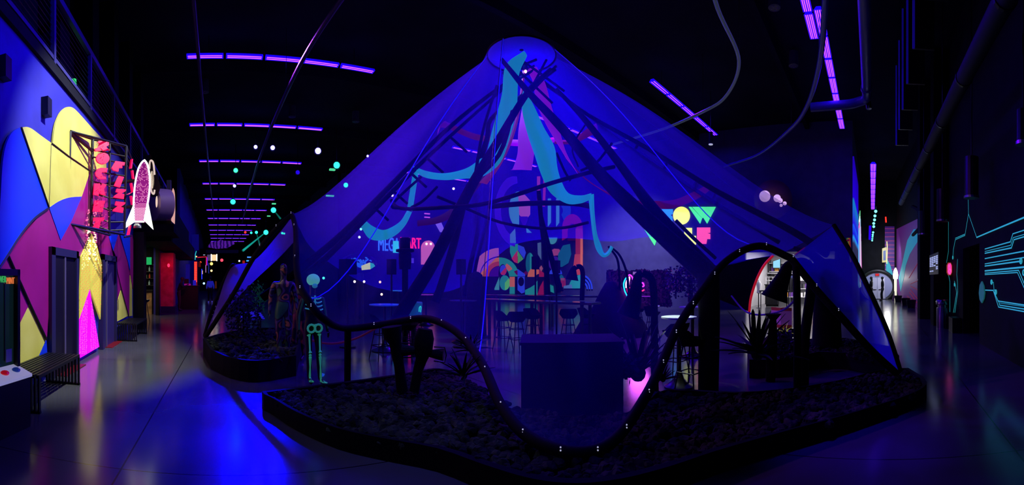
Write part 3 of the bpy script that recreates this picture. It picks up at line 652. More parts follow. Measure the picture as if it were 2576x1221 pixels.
for i in range(24):
    z = (1.33, 1.65, 1.97)[i % 3]; x = -4.3+(i//3)*.17+rnd.uniform(-.02, .02); h = rnd.uniform(.2, .27)
    c = rnd.choice(((170, 120, 60), (120, 150, 140), (190, 180, 160), (150, 60, 40), (90, 120, 70)))
    o = MB().lathe((x, 19.15, z), [(.035, 0), (.036, h*.6), (.013, h*.78), (.013, h)], 8).build('bottle', mat('bottle_%d' % c[0], c, .15, em=c, es=.25))
    tag(o, {170: 'amber', 120: 'grey-green', 190: 'cream', 150: 'red', 90: 'olive'}[c[0]]+' bottle, '+ORD[i//3]+' from the left on the '+('lowest', 'middle', 'upper')[i % 3]+' back-bar shelf', 'bottle', 'bottles on the back-bar shelf')
p = WY(373, 657, 19.0); tag(MB().box((p.x, 19.0, p.z), (.3, .08, .34)).build('exit_lamp', glow('green_box', (40, 200, 110), .7)), 'small green lit sign box above the back-bar bottles', 'sign')
# red-lit block
M_red = noisy('red_stucco', (190, 60, 80), (220, 90, 110), 3, .7)
t = thing('red_partition', 'stub partition washed by a red lamp beside the bar opening', 'partition', (-2.3, 20.0, 0))
MB().bb((XL, 19.6, .32), (-2.04, 20.6, 2.85)).build('body', M_red, t); MB().bb((XL, 19.55, 0), (-1.95, 20.65, .32)).build('plinth', mat('plinth_blue', (40, 40, 90), .4), t)
p = WY(424, 668, 19.5); tag(MB().ball(p, .06, sq=(1, .5, 1.4)).build('wall_sconce', glow('red_sconce', (255, 40, 80), 2.2)), 'small red sconce glowing on the stub partition', 'lamp')
# counter with person
t = thing('ticket_counter', 'dark ticket counter standing in the left hall by the red partition', 'counter', (-1.45, 22.3, 0))
MB().bb((-1.95, 22.0, 0), (-.98, 22.8, 1.2)).build('body', M_black, t); MB().bb((-2.0, 21.95, 1.2), (-.92, 22.85, 1.27)).build('counter_top', M_steel, t)
tag(MB().bb((-1.27, 22.3, 1.27), (-1.1, 22.34, 1.55)).build('tablet', mat('tablet', (30, 30, 90), .3, em=(40, 40, 255), es=.35)), 'small blue tablet standing on the ticket counter', 'tablet')
tag(MB().bb((-1.75, 22.4, 1.27), (-1.5, 22.44, 1.62)).build('monitor', M_black), 'black monitor on the ticket counter', 'monitor')
tag(MB().bb((-1.72, 22.1, 1.27), (-1.38, 22.25, 1.36)).build('keyboard_tray', mat('pink_lit', (150, 30, 140), .4, em=(200, 30, 170), es=.3)), 'pink-lit tray on the front of the ticket counter', 'tray')
# LED column, frames, small signs down the hall
def px_lamp(x0, x1, y0, y1, Y, m, name, label, cat='sign', depth=.12):
    return tag(px_box(MB(), x0, x1, y0, y1, Y, depth).build(name, m), label, cat)
t = thing('led_column', 'tall column covered with rows of red lamps in the left hall', 'light column', WY(493, 760, 28))
px_box(MB(), 488, 496, 658, 760, 28, .3).build('body', mat('dark_red', (60, 5, 5), .5, em=(150, 15, 5), es=.5), t)
mb = MB()
for j in range(22):
    for i in range(3): mb.ball(WY(489.7+i*2.4, 660+j*2.35, 27.97), .024, 6)
mb.build('lamps', glow('red_led', (255, 60, 50), 3), t, kind='stuff')
mb = MB()
mb.tube([WY(497, 648, 30), WY(519, 646.5, 30), WY(519, 668, 30)], .035, 6); tag(mb.build('neon_corner', glow('red_neon', (220, 30, 60), 1.0)), 'thin red neon corner tube above the led column', 'neon sign')
px_lamp(519.5, 522, 648, 668, 31, glow('violet_bar', (110, 30, 255), 1.0), 'light_bar', 'short violet light bar beside the red neon corner', 'lamp')
t = thing('marquee_sign', 'bright square marquee sign edged with bulbs deep in the left hall', 'sign', WY(538, 648, 40))
px_box(MB(), 532, 545, 641, 656, 40, .3).build('face', glow('marquee_face', (255, 210, 160), 1.1), t)
mb = MB()
for i in range(6):
    for xx in (531.5, 545.5): mb.ball(WY(xx, 641+i*3, 39.9), .05, 6)
mb.build('bulbs', glow('marquee_bulb', (255, 250, 225), 4), t, kind='stuff')
px_lamp(521, 531, 641, 656, 41, mat('grey_sign', (90, 80, 110), .6, em=(80, 70, 110), es=.5), 'hanging_sign', 'dull grey sign left of the bright marquee')
for x, y, c, r, l in ((532, 664, (255, 190, 90), .14, 'orange globe lamp under the bright marquee'), (532, 681.5, (255, 190, 120), .1, 'smaller warm globe lamp lower under the marquee'), (494, 646, (255, 150, 80), .07, 'tiny orange lamp above the led column'),
                    (504.5, 660, (230, 60, 30), .08, 'tiny red lamp right of the led column'), (558, 655, (255, 50, 70), .14, 'red globe lamp alone in the dark left hall'), (602, 657, (240, 240, 255), .08, 'white point lamp near the grey fabric tip'),
                    (513, 713.5, (140, 190, 255), .1, 'bright blue-white lamp at knee height by the walking person'), (408, 598, (255, 120, 80), .03, 'tiny amber lamp on the dark canopy')):
    tag(MB().ball(WY(x, y, 38), r, 8).build('point_lamp', glow('pl_%d_%d' % (x, y), c, 3)), l, 'lamp')
for x0, x1, y0, y1, c, e, l in ((506.5, 509, 677, 703, (40, 50, 255), .9, 'blue light strip low in the left hall'), (508.5, 510, 681, 690, (255, 200, 160), .9, 'short warm strip on the blue light strip'), (517, 518.5, 667, 686, (220, 150, 220), .7, 'thin pink upright strip in the left hall'),
                    (524, 526, 662, 688, (50, 70, 200), .4, 'dull blue upright strip in the left hall'), (499, 505, 659, 672, (120, 20, 20), .4, 'dull red panel behind the led column'), (541, 545, 708, 726, (130, 60, 40), .25, 'dim brown upright panel right of the walking person'),
                    (610, 616, 656, 663, (200, 40, 30), .5, 'dim red sign left of the blue lit frame'), (622, 634, 646, 649, (70, 140, 255), 1.2, 'upper blue lit bar above the grey fabric'), (620, 630, 655, 658, (60, 160, 255), 1.2, 'lower blue lit bar above the grey fabric'),
                    (511, 516, 641, 642.5, (200, 200, 230), .7, 'tiny pale sign above the red neon corner')):
    px_lamp(x0, x1, y0, y1, 36, glow('strip_%d_%d' % (x0, y0), c, e), 'light_strip', l, 'lamp')
tag(MB().tube([WY(491, 654, 27), WY(491.5, 640, 27), WY(494, 632, 27)], .03, 6).build('neon_stroke', glow('teal_neon', (40, 190, 200), .9)), 'short teal neon stroke above the led column', 'neon sign')
px_lamp(467, 477, 665, 715, 26, mat('blue_banner', (30, 30, 120), .6, em=(30, 20, 160), es=.35), 'banner', 'dull blue banner hanging above the ticket counter', 'banner')
px_lamp(483, 500, 590, 630, 30, mat('blue_box', (40, 36, 120), .6, em=(20, 14, 140), es=.3), 'hanging_banner', 'faint blue banner high above the led column', 'banner')
wv = bpy.data.materials.new('wave_banner'); wv.use_nodes = True; nt = wv.node_tree; b = nt.nodes['Principled BSDF']
tc = nt.nodes.new('ShaderNodeTexCoord'); wt = nt.nodes.new('ShaderNodeTexWave'); wt.inputs['Scale'].default_value = .8; wt.inputs['Distortion'].default_value = 9
cr = nt.nodes.new('ShaderNodeValToRGB'); cr.color_ramp.elements[0].color = (0.003, 0, .05, 1); cr.color_ramp.elements[1].color = (.12, .015, .42, 1)
nt.links.new(tc.outputs['Object'], wt.inputs['Vector']); nt.links.new(wt.outputs['Fac'], cr.inputs[0]); nt.links.new(cr.outputs[0], b.inputs['Emission Color']); b.inputs['Emission Strength'].default_value = .7
b.inputs['Base Color'].default_value = (.01, .01, .02, 1)
t = thing('stage_backdrop_truss', 'hanging board with violet swirl pattern over the far left hall', 'banner', WY(555, 640, 46))
MB().prism([WY(x, y, 46) for x, y in ((522, 622), (530, 609), (550, 606), (556, 602), (562, 606), (588, 607), (590, 614), (572, 624), (545, 626))], (0, .3, 0)).build('board', wv, t)
px_box(MB(), 518, 600, 629, 637, 46, .6).build('truss', M_black, t)
for x, l in ((516, 'left'), (576, 'right')): pass
struct('wall_hall_inset', MB().bb((-2.4, 60, 0), (-.9, 60.4, 6)), M_dwall)
t = thing('dj_platform', 'dark stage platform at the far end of the left hall', 'platform', (3, 66, 0)); MB().bb((0.5, 66, 0), (8, 72, 1.1)).build('deck', M_black, t); MB().bb((0.5, 71.6, 1.1), (8, 72, 5)).build('backdrop', M_dwall, t)

# ------------------------------------------------------------------ store front behind the tent (left) and its lit things
for txt, x0, x1, y0, y1, c, e, nm, l in (('MEGA', 953, 1006, 597, 633, (50, 110, 255), 1.0, 'store_lettering', 'blue raised lettering of the store sign seen through the tent'), ('MART', 1009, 1060, 597, 626, (255, 25, 85), 1.1, 'store_lettering', 'pink-red raised lettering of the store sign right of the blue word')):
    mb = MB(); o = WY((x0+x1)/2, (y0+y1)/2, YN-.15); a, b = WY(x0, y0, YN-.15), WY(x1, y1, YN-.15)
    text_mb(mb, txt, o, (1, 0, 0), (0, 0, 1), width=b.x-a.x, height=a.z-b.z, thick=-.12); tag(mb.build(nm, glow('let_'+txt, c, e*1.4)), l, 'lettering')
t = thing('arched_niche', 'glowing pink arched niche beside the store lettering', 'niche', WY(1075, 700, YN-.1))
MB().prism([WY(x, y, YN-.1) for x, y in [(1059, 666), (1059, 628)]+ell(1075, 624, 16, 18, 180, 0, 12)+[(1091, 628), (1091, 666)]], (0, -.2, 0)).build('arch', mat('niche_pink', (235, 150, 175), .5, em=(225, 105, 150), es=.75), t)
for x, y in ((1073, 614), (1084, 614)): MB().ball(WY(x, y, YN-.32), .09, 8).build('bulb', glow('niche_bulb', (255, 220, 200), 3), t)
px_lamp(1030, 1041, 650, 662, YN-.2, mat('lil_panel', (110, 80, 200), .5, em=(90, 60, 220), es=.6), 'lit_panel', 'small pale violet lit panel left of the arched niche')
tag(MB().prism([WY(x, y, YN-.4) for x, y in ((1096, 559), (1109, 557), (1120, 583), (1110, 584))], (0, .2, 0)).build('ceiling_panel', glow('pale_panel', (150, 110, 255), .7)), 'slanted pale violet lit panel above the arched niche', 'lamp')
tag(MB().prism([WY(x, y, YN-.4) for x, y in ((952, 630), (1000, 560), (1030, 560), (1010, 632), (975, 660))], (0, .1, 0)).build('cyan_banner', mat('cyanb', (20, 160, 200), .5, em=(10, 190, 220), es=.35)), 'cyan lit banner behind the blue lettering', 'banner') if False else None
px_lamp(990, 1003, 607, 636, YN-.4, glow('cyan_tile', (60, 230, 255), .9), 'cyan_sign', 'bright cyan lit board beside the dark horn lamp', 'sign')
for y, l in ((546, 'upper'), (537, 'lower')): px_lamp(1069, 1082, y, y+1.6, YN-1, glow('pinkstrip%d' % y, (220, 90, 220), .8), 'pink_strip', 'thin pink lit strip above the store front, '+l+' one', 'lamp')

# ------------------------------------------------------------------ word sign on the far wall: two rows of block letters
def wx(pts, off=-.02): return [WX(x, y, XE+off) for x, y in pts]
def wsign(col, polys, lab, es):
    m = glow('sg_%d_%d' % (col[0], col[1]), col, es) if 'sg_%d_%d' % (col[0], col[1]) not in MATS else MATS['sg_%d_%d' % (col[0], col[1])]
    MB_ = MB()
    for P in polys: MB_.prism(wx(P), (-.05, 0, 0))
    MB_.build('letter', m, wsg, label=lab)
wsg = thing('word_sign', 'big two-row sign of block letters in pink, blue, yellow and green on the far wall', 'sign', WX(1710, 570, XE))
gr, pk, bl, yl = (85, 255, 150), (255, 80, 150), (50, 150, 255), (240, 250, 100)
Wg = [(0, 0), (.08, 0), (.42, .68), (.44, .58), (.12, 0), (1, 0), (.68, 1), (.52, .6), (.42, 1)]
def Wl(x0, x1, y0, y1): return [[(x0+a*(x1-x0), y0+b*(y1-y0)) for a, b in [(0, 0), (.1, 0), (.49, .68), (.42, 1)]], [(x0+a*(x1-x0), y0+b*(y1-y0)) for a, b in [(.13, 0), (1, 0), (.68, 1), (.53, .62), (.505, .68)]]]
wsign(pk, [[(1624, 528), (1632, 528), (1641, 540), (1650, 528), (1660, 528), (1660, 568), (1624, 568)]], 'pink letter M', 1.5)
wsign(bl, [[(1666, 527), (1693, 527), (1693, 539), (1687, 541), (1692, 546), (1692, 560), (1668, 560)]], 'blue letter E', 1.5)
wsign(yl, [ell(1715, 543, 21, 22.5)], 'yellow letter O', 1.7)
wsign(gr, Wl(1733, 1801, 521, 563), 'green letter W', 1.3)
wsign(gr, Wl(1622, 1682, 578, 618), 'green letter W', 1.3)
wsign(bl, [ell(1696, 597, 20, 21)], 'blue letter O', 1.5)
wsign(yl, [[(1722, 574), (1741, 574), (1741, 594), (1751, 594), (1751, 616), (1722, 616)]], 'yellow letter L', 1.7)
wsign(pk, [[(1754, 573), (1787, 573), (1787, 586), (1780, 587), (1787, 589), (1787, 602), (1779, 602), (1777, 614), (1754, 614)]], 'pink letter F', 1.5)

# ------------------------------------------------------------------ geometric mural on the far wall
gm = thing('geometric_mural', 'geometric mural of arches, drops and circles in orange, teal and blue on the far wall', 'mural', WX(1350, 740, XE))
lay = [0.0]
def gp(col, P, es=.45):
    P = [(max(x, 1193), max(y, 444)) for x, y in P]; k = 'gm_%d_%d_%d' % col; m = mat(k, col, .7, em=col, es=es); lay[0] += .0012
    MB().prism(wx(P, -.004-lay[0]), (-.004, 0, 0)).build('painted_shape', m, gm)
TE, TD_, OR, RD, BL, NV, PU, LG, BK, TQ = (40, 165, 150), (20, 110, 125), (240, 120, 70), (215, 50, 80), (60, 80, 245), (20, 16, 70), (75, 10, 150), (110, 225, 90), (8, 6, 34), (80, 175, 170)
gp(BK, ell(1292, 700, 84, 90, 0, 180, 24)+[(1208, 748), (1376, 748)][0:0]+[(1208, 746), (1372, 746)])
gp(OR, sector(1257, 695, 50, 71, 92, 178, 12)); gp(OR, [(1186+1, 746), (1208, 695), (1186, 695)][0:3]) if False else None
gp(TE, sector(1257, 696, 24, 48, 0, 92, 12)); gp(OR, sector(1257, 696, 37, 48, 92, 180, 12)); gp((200, 60, 60), sector(1257, 696, 27, 38, 92, 180, 12)); gp(OR, sector(1257, 696, 26, 37, 30, 62, 6))
gp(PU, sector(1257, 696, 0, 26, 90, 180, 8)); gp(BK, ell(1265, 690, 11, 25)); gp(BL, ell(1266, 680, 8.5, 13)); gp(RD, [(1273, 672), (1275, 683), (1270, 692), (1262, 692), (1259, 688)])
gp(TQ, [(1244, 726), (1256, 697), (1256, 730), (1244, 730)]); gp(TE, ell(1270, 712, 13, 19)); gp(LG, sector(1270, 712, 0, 13, -90, 40, 10, 1.4))
gp(OR, [(1282, 697), (1295, 697), (1295, 722), (1282, 722)]); gp(TE, [(1282, 722), (1295, 722), (1295, 740), (1282, 740)])
gp(TE, [(1283, 614), (1303, 614), (1303, 645), (1288, 652), (1283, 635)]); gp(BL, [(1303, 616), (1318, 622), (1323, 636), (1318, 652), (1303, 630)]); gp(RD, [(1287, 651), (1302, 630), (1302, 663), (1294, 660)])
gp(LG, [(1303, 632), (1317, 652), (1303, 663)])
for i in range(5): gp(BK, [(1305+i*2.7, 635+i*3), (1306+i*2.7, 635+i*3), (1306+i*2.7, 661-i*1.8), (1305+i*2.7, 662-i*1.8)])
gp(TD_, ell(1333, 664, 10.5, 28)); gp(TE, sector(1333, 664, 0, 10.5, -90, 90, 12, 2.65)); gp((110, 10, 60), sector(1312, 676, 12, 20, 200, 330, 10))
gp(BL, [(1302, 677), (1321, 690), (1321, 696), (1302, 696)]); gp(BL, [(1302, 697), (1320, 697), (1320, 736), (1312, 739), (1302, 730)]); gp(BK, ell(1311, 709, 7.5, 11.5))
gp(NV, [(1321, 697), (1352, 697), (1350, 718), (1340, 726), (1321, 726)]); gp(TE, [(1321, 742), (1321, 730), (1334, 724), (1346, 716), (1352, 706), (1352, 742)])
gp(OR, sector(1356, 697, 8, 29, 90, 180, 10, .95)); gp((180, 30, 60), [(1356, 697), (1356, 678), (1372, 690), (1368, 697)]); gp((170, 25, 60), [(1352, 742), (1358, 722), (1367, 706), (1368, 742)])
# upper part of the mural
gp((70, 20, 200), sector(1306, 530, 46, 62, 95, 260, 14, 1.5)); gp(BK, ell(1310, 527, 34, 58))
gp(TQ, sector(1306, 527, 0, 26, 90, 270, 14, 1.75)); gp((215, 100, 130), [(1304, 494), (1320, 490), (1334, 505), (1334, 540), (1320, 558), (1306, 540)]); gp((60, 10, 120), sector(1306, 545, 0, 22, -60, 0, 8, 1.4))
gp((90, 150, 160), [(1283, 590), (1296, 575), (1298, 612), (1283, 612)]); gp(TQ, [(1323, 572), (1338, 586), (1325, 586)])
gp((200, 60, 70), [(1351, 425), (1359, 425), (1358, 510), (1351, 510)]); gp((190, 45, 60), [(1367, 430), (1374, 430), (1371, 520), (1365, 520)])
for x in (1378, 1399): gp(TQ, [(x, 500), (x+8, 500), (x+8, 560), (x+4, 566), (x, 571)])
gp((20, 70, 140), sector(1408, 530, 8, 28, -60, 60, 10, 1.4)); gp(TQ, sector(1389, 598, 0, 13, 180, 360, 10, 1.3))
gp((190, 80, 120), [(1384, 645), (1384, 632), (1394, 626), (1406, 627), (1412, 634), (1410, 642)]); gp((70, 30, 150), ell(1395, 663, 15, 18)); gp(TD_, [(1404, 672), (1404, 640), (1416, 618), (1434, 614), (1437, 640), (1430, 662), (1414, 672)])
gp((90, 120, 150), [(1353, 640), (1352, 612), (1361, 610), (1362, 655)]); gp((190, 100, 110), [(1356, 675), (1362, 668), (1366, 676), (1362, 684)])
gp(BL, [(1372, 700), (1372, 660), (1380, 672), (1382, 705)]); gp(BL, ell(1398, 690, 16, 16, 0, 180, 12)); gp(TD_, sector(1402, 706, 0, 18, 0, 60, 8)); gp((190, 60, 60), [(1374, 700), (1380, 698), (1383, 708), (1376, 713)])
gp(TE, [(1374, 730), (1374, 712), (1392, 720), (1394, 738)]); gp(OR, [(1405, 722), (1414, 730), (1413, 735), (1405, 735)])
for i in range(4): gp(RD, [(1411+i*3.2, 700), (1412.6+i*3.2, 700), (1412.6+i*3.2, 723), (1411+i*3.2, 723)])
gp((150, 20, 40), ell(1440, 575, 26, 36, 0, 180, 16)+[(1414, 606), (1414+0, 606)][0:1]+[(1428, 606), (1428, 580), (1452, 580), (1452, 606), (1467, 606)][0:0])
gp((60, 5, 40), ell(1440, 585, 12, 22, 0, 180, 12)+[(1428, 606), (1452, 606)])
gp((170, 40, 45), [(1448, 575), (1466, 575), (1467, 640), (1448, 640)]); gp((205, 70, 55), [(1446, 640), (1466, 640), (1466, 692), (1440, 692)]); gp(OR, [(1460, 600), (1466, 600), (1466, 692), (1460, 692)])
gp(TE, sector(1464, 726, 0, 33, 90, 180, 10, 1.05)); gp((90, 130, 170), [(1418, 720), (1438, 716), (1440, 726), (1418, 726)])
for r in (26, 20, 14): gp((40, 70, 200), sector(1465, 728, r-3.5, r, 0, 90, 10, 1.4))

# ------------------------------------------------------------------ globes on a brown dome, high on the far wall
t = thing('bubble_dome', 'brown dome with clustered clear lit globes above the right slope of the tent', 'lamp', WX(1943, 500, 19))
MB().ball(WX(1945, 502, 19.9), .95, 20).build('dome', mat('dome_brown', (120, 84, 64), .6), t, smooth=True)
for x, y, r in ((1924, 494, .26), (1955, 499, .17), (1963, 505, .11), (1974, 512, .09), (1965, 517, .07)):
    MB().ball(WX(x, y, 18.4), r, 16).build('globe', mat('globe_lav', (200, 170, 220), .08, em=(225, 180, 240), es=.9 if x != 1974 else .15), t, smooth=True)

# ------------------------------------------------------------------ right hall
def wr(pts, Y=YR+.03): return [WY(x, y, Y) for x, y in pts]
def px_r(mb, x0, x1, y0, y1, Y, d):
    """box on a plane Y = const behind the camera's right side, from pixels"""
    a, b = WY(x0, y1, Y), WY(x1, y0, Y); return mb.bb((a.x, Y, a.z), (b.x, Y+d, b.z))
ml = bpy.data.materials.new('video_wall'); ml.use_nodes = True; nt = ml.node_tree; nt.nodes.clear()
o = nt.nodes.new('ShaderNodeOutputMaterial'); e = nt.nodes.new('ShaderNodeEmission'); tc = nt.nodes.new('ShaderNodeTexCoord'); sp = nt.nodes.new('ShaderNodeSeparateXYZ')
cr = nt.nodes.new('ShaderNodeValToRGB'); mr = nt.nodes.new('ShaderNodeMapRange'); mr.inputs[1].default_value = 0; mr.inputs[2].default_value = 5.6
els = [(0, (40, 40, 70)), (.22, (50, 50, 90)), (.27, (40, 150, 255)), (.3, (30, 20, 230)), (.38, (30, 90, 255)), (.4, (40, 10, 235)), (.6, (20, 130, 200)), (.63, (35, 0, 225)), (1, (30, 0, 170))]
while len(cr.color_ramp.elements) < len(els): cr.color_ramp.elements.new(.5)
for q, (p_, c) in zip(cr.color_ramp.elements, els): q.position = p_; q.color = (*lin(c), 1)
nt.links.new(tc.outputs['Object'], sp.inputs[0]); nt.links.new(sp.outputs['Z'], mr.inputs[0]); nt.links.new(mr.outputs[0], cr.inputs[0]); nt.links.new(cr.outputs[0], e.inputs[0]); e.inputs[1].default_value = .9; nt.links.new(e.outputs[0], o.inputs[0])
t = thing('video_wall', 'tall blue video wall seen at a slant at the corner of the right hall', 'screen', (21.2, .95, 2.2))
MB().bb((21.0, .92, 2.2), (27.5, .99, 7.8)).build('screen', ml, t)
t = thing('colour_banner', 'rippled multicoloured lit banner hanging next to the video wall', 'banner', (28, .9, 1.5))
rb = glow('banner_cyan', (120, 190, 255), .9), glow('banner_pink', (235, 110, 210), .8), glow('banner_white', (225, 240, 250), 1.0), glow('banner_green', (120, 220, 160), .7)
for i in range(8): MB().prism([(27.8+i*.65, .9-.04*(i % 3), 1.2+(i % 2)*.5), (28.4+i*.65, .86-.04*(i % 3), 1.0+(i % 3)*.4), (28.4+i*.65, .86, 6.6-abs(i-3)*.5), (27.8+i*.65, .9, 6.2-abs(i-3)*.5)], (0, .05, 0)).build('stripe', rb[i % 4], t)
t = thing('striped_flag', 'small red, yellow and green striped panel at the edge of the right tent leg', 'panel', WX(2137, 600, 20.5))
for i, c in enumerate(((60, 130, 50), (170, 130, 40), (190, 50, 40))): MB().prism([WX(2129+i*3.4, 599, 20.6), WX(2132.4+i*3.4, 599, 20.6), WX(2139+i*1.5, 660, 20.6), WX(2138+i*1.2, 660, 20.6)], (.04, 0, 0)).build('stripe', mat('st%d' % c[0], c, .6, em=c, es=.35), t)  # faint glow put into the stripe colours
# purple mural with teal swoosh on the right wall
mp = bpy.data.materials.new('purple_mural'); mp.use_nodes = True; nt = mp.node_tree; b = nt.nodes['Principled BSDF']
tc = nt.nodes.new('ShaderNodeTexCoord'); wt = nt.nodes.new('ShaderNodeTexWave'); wt.inputs['Scale'].default_value = 1.4; wt.inputs['Distortion'].default_value = .6
mpg = nt.nodes.new('ShaderNodeMapping'); mpg.inputs['Rotation'].default_value = (0, .75, 0); cr = nt.nodes.new('ShaderNodeValToRGB'); cr.color_ramp.interpolation = 'LINEAR'
cr.color_ramp.elements[0].position = .84; cr.color_ramp.elements[0].color = (*lin((66, 22, 112)), 1); cr.color_ramp.elements[1].position = .97; cr.color_ramp.elements[1].color = (*lin((150, 50, 110)), 1)
nt.links.new(tc.outputs['Object'], mpg.inputs[0]); nt.links.new(mpg.outputs[0], wt.inputs['Vector']); nt.links.new(wt.outputs['Fac'], cr.inputs[0]); nt.links.new(cr.outputs[0], b.inputs['Base Color'])
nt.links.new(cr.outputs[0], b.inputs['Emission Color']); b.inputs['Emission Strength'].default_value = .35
fm, nm_ = plane_map(Vector((22, -2.6)), Vector((33.3, -1.95)))
if nm_.y < 0: nm_ = -nm_
struct('wall_right_turn', MB().prism([(22, -2.6, 0), (33.3, -1.95, 0), (33.3, -2.7, 0), (22, -2.7, 0)], (0, 0, 9.6)), M_dwall)
def wm(pts, o=.03): return [fm(x, y)+nm_*o for x, y in pts]
t = thing('purple_mural', 'purple wall mural with a teal swoosh and radiating thin lines', 'mural', (27, YR, 0))
MB().prism([(22.1, -2.59, 0), (33.2, -1.95, 0), (33.2, -1.95, 5.6), (22.1, -2.59, 4.9)], nm_*.02).build('painted_field', mp, t)
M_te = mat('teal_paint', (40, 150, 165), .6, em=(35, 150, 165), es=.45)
MB().prism(wm([(2318, 577), (2300, 577), (2284, 605), (2276, 640), (2270, 668), (2262, 700), (2267, 735), (2275, 700), (2280, 668), (2290, 640), (2301, 622), (2312, 605)], .03), nm_*.01).build('swoosh', M_te, t)
MB().prism([WX(x, y, 33.55) for x, y in [(2226, 570), (2250, 570), (2250, 690), (2238, 700), (2226, 680)]], (-.03, 0, 0)).build('painted_field', mp, t)
MB().prism([WX(x, y, 33.5) for x, y in [(2229, 680), (2229, 640), (2233, 655), (2240, 668), (2246, 690), (2238, 700)]], (-.02, 0, 0)).build('swoosh', M_te, t)
for x0, y0, x1, y1 in ((2292, 715, 2321, 702), (2292, 720, 2321, 735), (2288, 700, 2318, 650), (2291, 728, 2320, 766), (2289, 735, 2308, 762), (2283, 745, 2296, 757)): MB().tube(wm([(x0, y0), (x1, y1)], .04), .018, 4).build('ray', mat('ray_red', (150, 40, 60), .6, em=(170, 50, 60), es=.4), t)
# portal
t = thing('round_portal', 'round pale portal wall with white double doors at the end of the right hall', 'portal', (33.3, -.6, 0))
XP = 33.5
def xp(pts, off=0): return [WX(x, y, XP+off) for x, y in pts]
MB().prism(xp([(x, min(y, 752)) for x, y in ell(2207, 721, 42, 38, -60, 240, 36)]), (-.12, 0, 0)).build('disc', mat('portal_pale', (150, 155, 200), .6), t)
MB().tube(xp([(x, min(y, 753)) for x, y in ell(2207, 721, 43, 39, -58, 238, 40)], -.15), .16, 8).build('ring', M_black, t)
for x0, x1 in ((2189, 2206.3), (2207.2, 2226)):
    d = MB().prism(xp([(x0, 752), (x0, 699), (x1, 699), (x1, 752)], -.13), (-.05, 0, 0)).build('door', mat('portal_door', (190, 192, 220), .5), t)
    MB().prism(xp([(x0+3, 729.5), (x0+3, 728), (x1-2, 728), (x1-2, 729.5)], -.2), (-.06, 0, 0)).build('push_bar', M_chrome, d)
t = thing('exit_sign', 'red lit EXIT sign over the white double doors', 'sign', WX(2207, 692, XP-.3))
MB().prism(xp([(2202, 688.5), (2212, 688.5), (2212, 695), (2202, 695)], -.2), (-.06, 0, 0)).build('case', mat('exit_case', (50, 5, 8), .5, em=(120, 5, 10), es=.4), t)
mb = MB(); o = WX(2207, 691.8, XP-.28); text_mb(mb, 'EXIT', o, (0, -1, 0), (0, 0, 1), height=.15, width=.27, thick=.02, nrm=(-1, 0, 0)); mb.build('lettering', glow('exit_red', (255, 40, 50), 2.2), t)
# lit rocket lamps
def rocket_lamp(x, yt, yb, Yp, label, h0):
    a = fm(x, yb)+nm_*.35; a.z = 0; t = thing('rocket_lamp', label, 'lamp', a); h = W(x, yt, (a.xy).length).z
    MB().lathe(a, [(.1, 0), (.12, h*.05), (.1, h*.1), (.1, h*.68)], 12).build('shaft', mat('lamp_cream', (230, 225, 200), .4, em=(240, 235, 200), es=1.0), t)
    MB().lathe(a, [(.17, h*.66), (.2, h*.78), (.15, h*.9), (.04, h*1.0), (0, h)], 12).build('nose', glow('rocket_white', (250, 250, 225), 2.2), t, smooth=True)
    MB().box(a+Vector((0, .16, h*.8)), (.1, .04, .2)).build('badge', mat('badge_blue', (40, 90, 190), .5, em=(40, 90, 190), es=.5), t)
    for k in range(3): MB().prism([a+Vector((.1*cos(k*2.1), .1*sin(k*2.1), h*.3)), a+Vector((.36*cos(k*2.1), .36*sin(k*2.1), 0)), a+Vector((.1*cos(k*2.1), .1*sin(k*2.1), 0))], (.03*-sin(k*2.1), .03*cos(k*2.1), 0)).build('fin', M_chrome, t)
rocket_lamp(2264.5, 674, 756, YR+.35, 'nearer and taller white rocket-shaped lamp by the purple mural', 0)
rocket_lamp(2246.5, 680, 751, YR+.3, 'farther white rocket-shaped lamp between the portal and its taller twin', 0)
lamp('POINT', 'rocket_lamp_light', fm(2262, 700)+nm_*.9, (0, 0, 0), 45, (1, .95, .8), .25)
t = thing('wall_case', 'bright framed wall case high on the right wall before the portal', 'display case', WX(2224, 660, 33.4))
MB().prism([WX(x, y, 33.45) for x, y in ((2219, 626), (2230, 622), (2230, 660), (2219, 661))], (-.15, 0, 0)).build('frame', mat('case_gold', (180, 170, 110), .4, em=(190, 180, 110), es=.6), t)
MB().prism([WX(x, y, 33.29) for x, y in ((2222, 632), (2228, 630), (2228, 655), (2222, 656))], (-.02, 0, 0)).build('picture', mat('case_blue', (60, 80, 130), .4, em=(70, 90, 150), es=.4), t)
tag(MB().tube([WX(x, y, 33.42) for x, y in ((2231, 608), (2232, 622), (2231, 660), (2231, 664))], .03, 6).build('neon_stroke', glow('yellow_neon', (255, 240, 150), 2)), 'thin bright yellow neon stroke above the framed wall case', 'neon sign')
tag(MB().tube([WX(2228, 546, 33.55), WX(2229, 560, 33.55)], .06, 6).build('red_stroke', glow('red_stroke', (255, 50, 40), 1.6)), 'tiny red lit bar high in the right hall', 'lamp')
for i, (x, y, r) in enumerate(((2203, 532, .09), (2201, 543.5, .085), (2200, 553.5, .085), (2198, 562.5, .085), (2198, 570.5, .085), (2196.5, 585, .07), (2195.5, 591, .065), (2195, 596, .06), (2194.5, 601, .06), (2194, 605.5, .06))):
    tag(MB().ball(W(x, y, 25+i*.6), r, 8).build('string_bulb', glow('cyan_bulb', (90, 240, 230), 4) if 'cyan_bulb' not in MATS else MATS['cyan_bulb']), ORD[i]+' cyan bulb from the top of the string in the right hall', 'bulb', 'cyan string bulbs in the right hall')
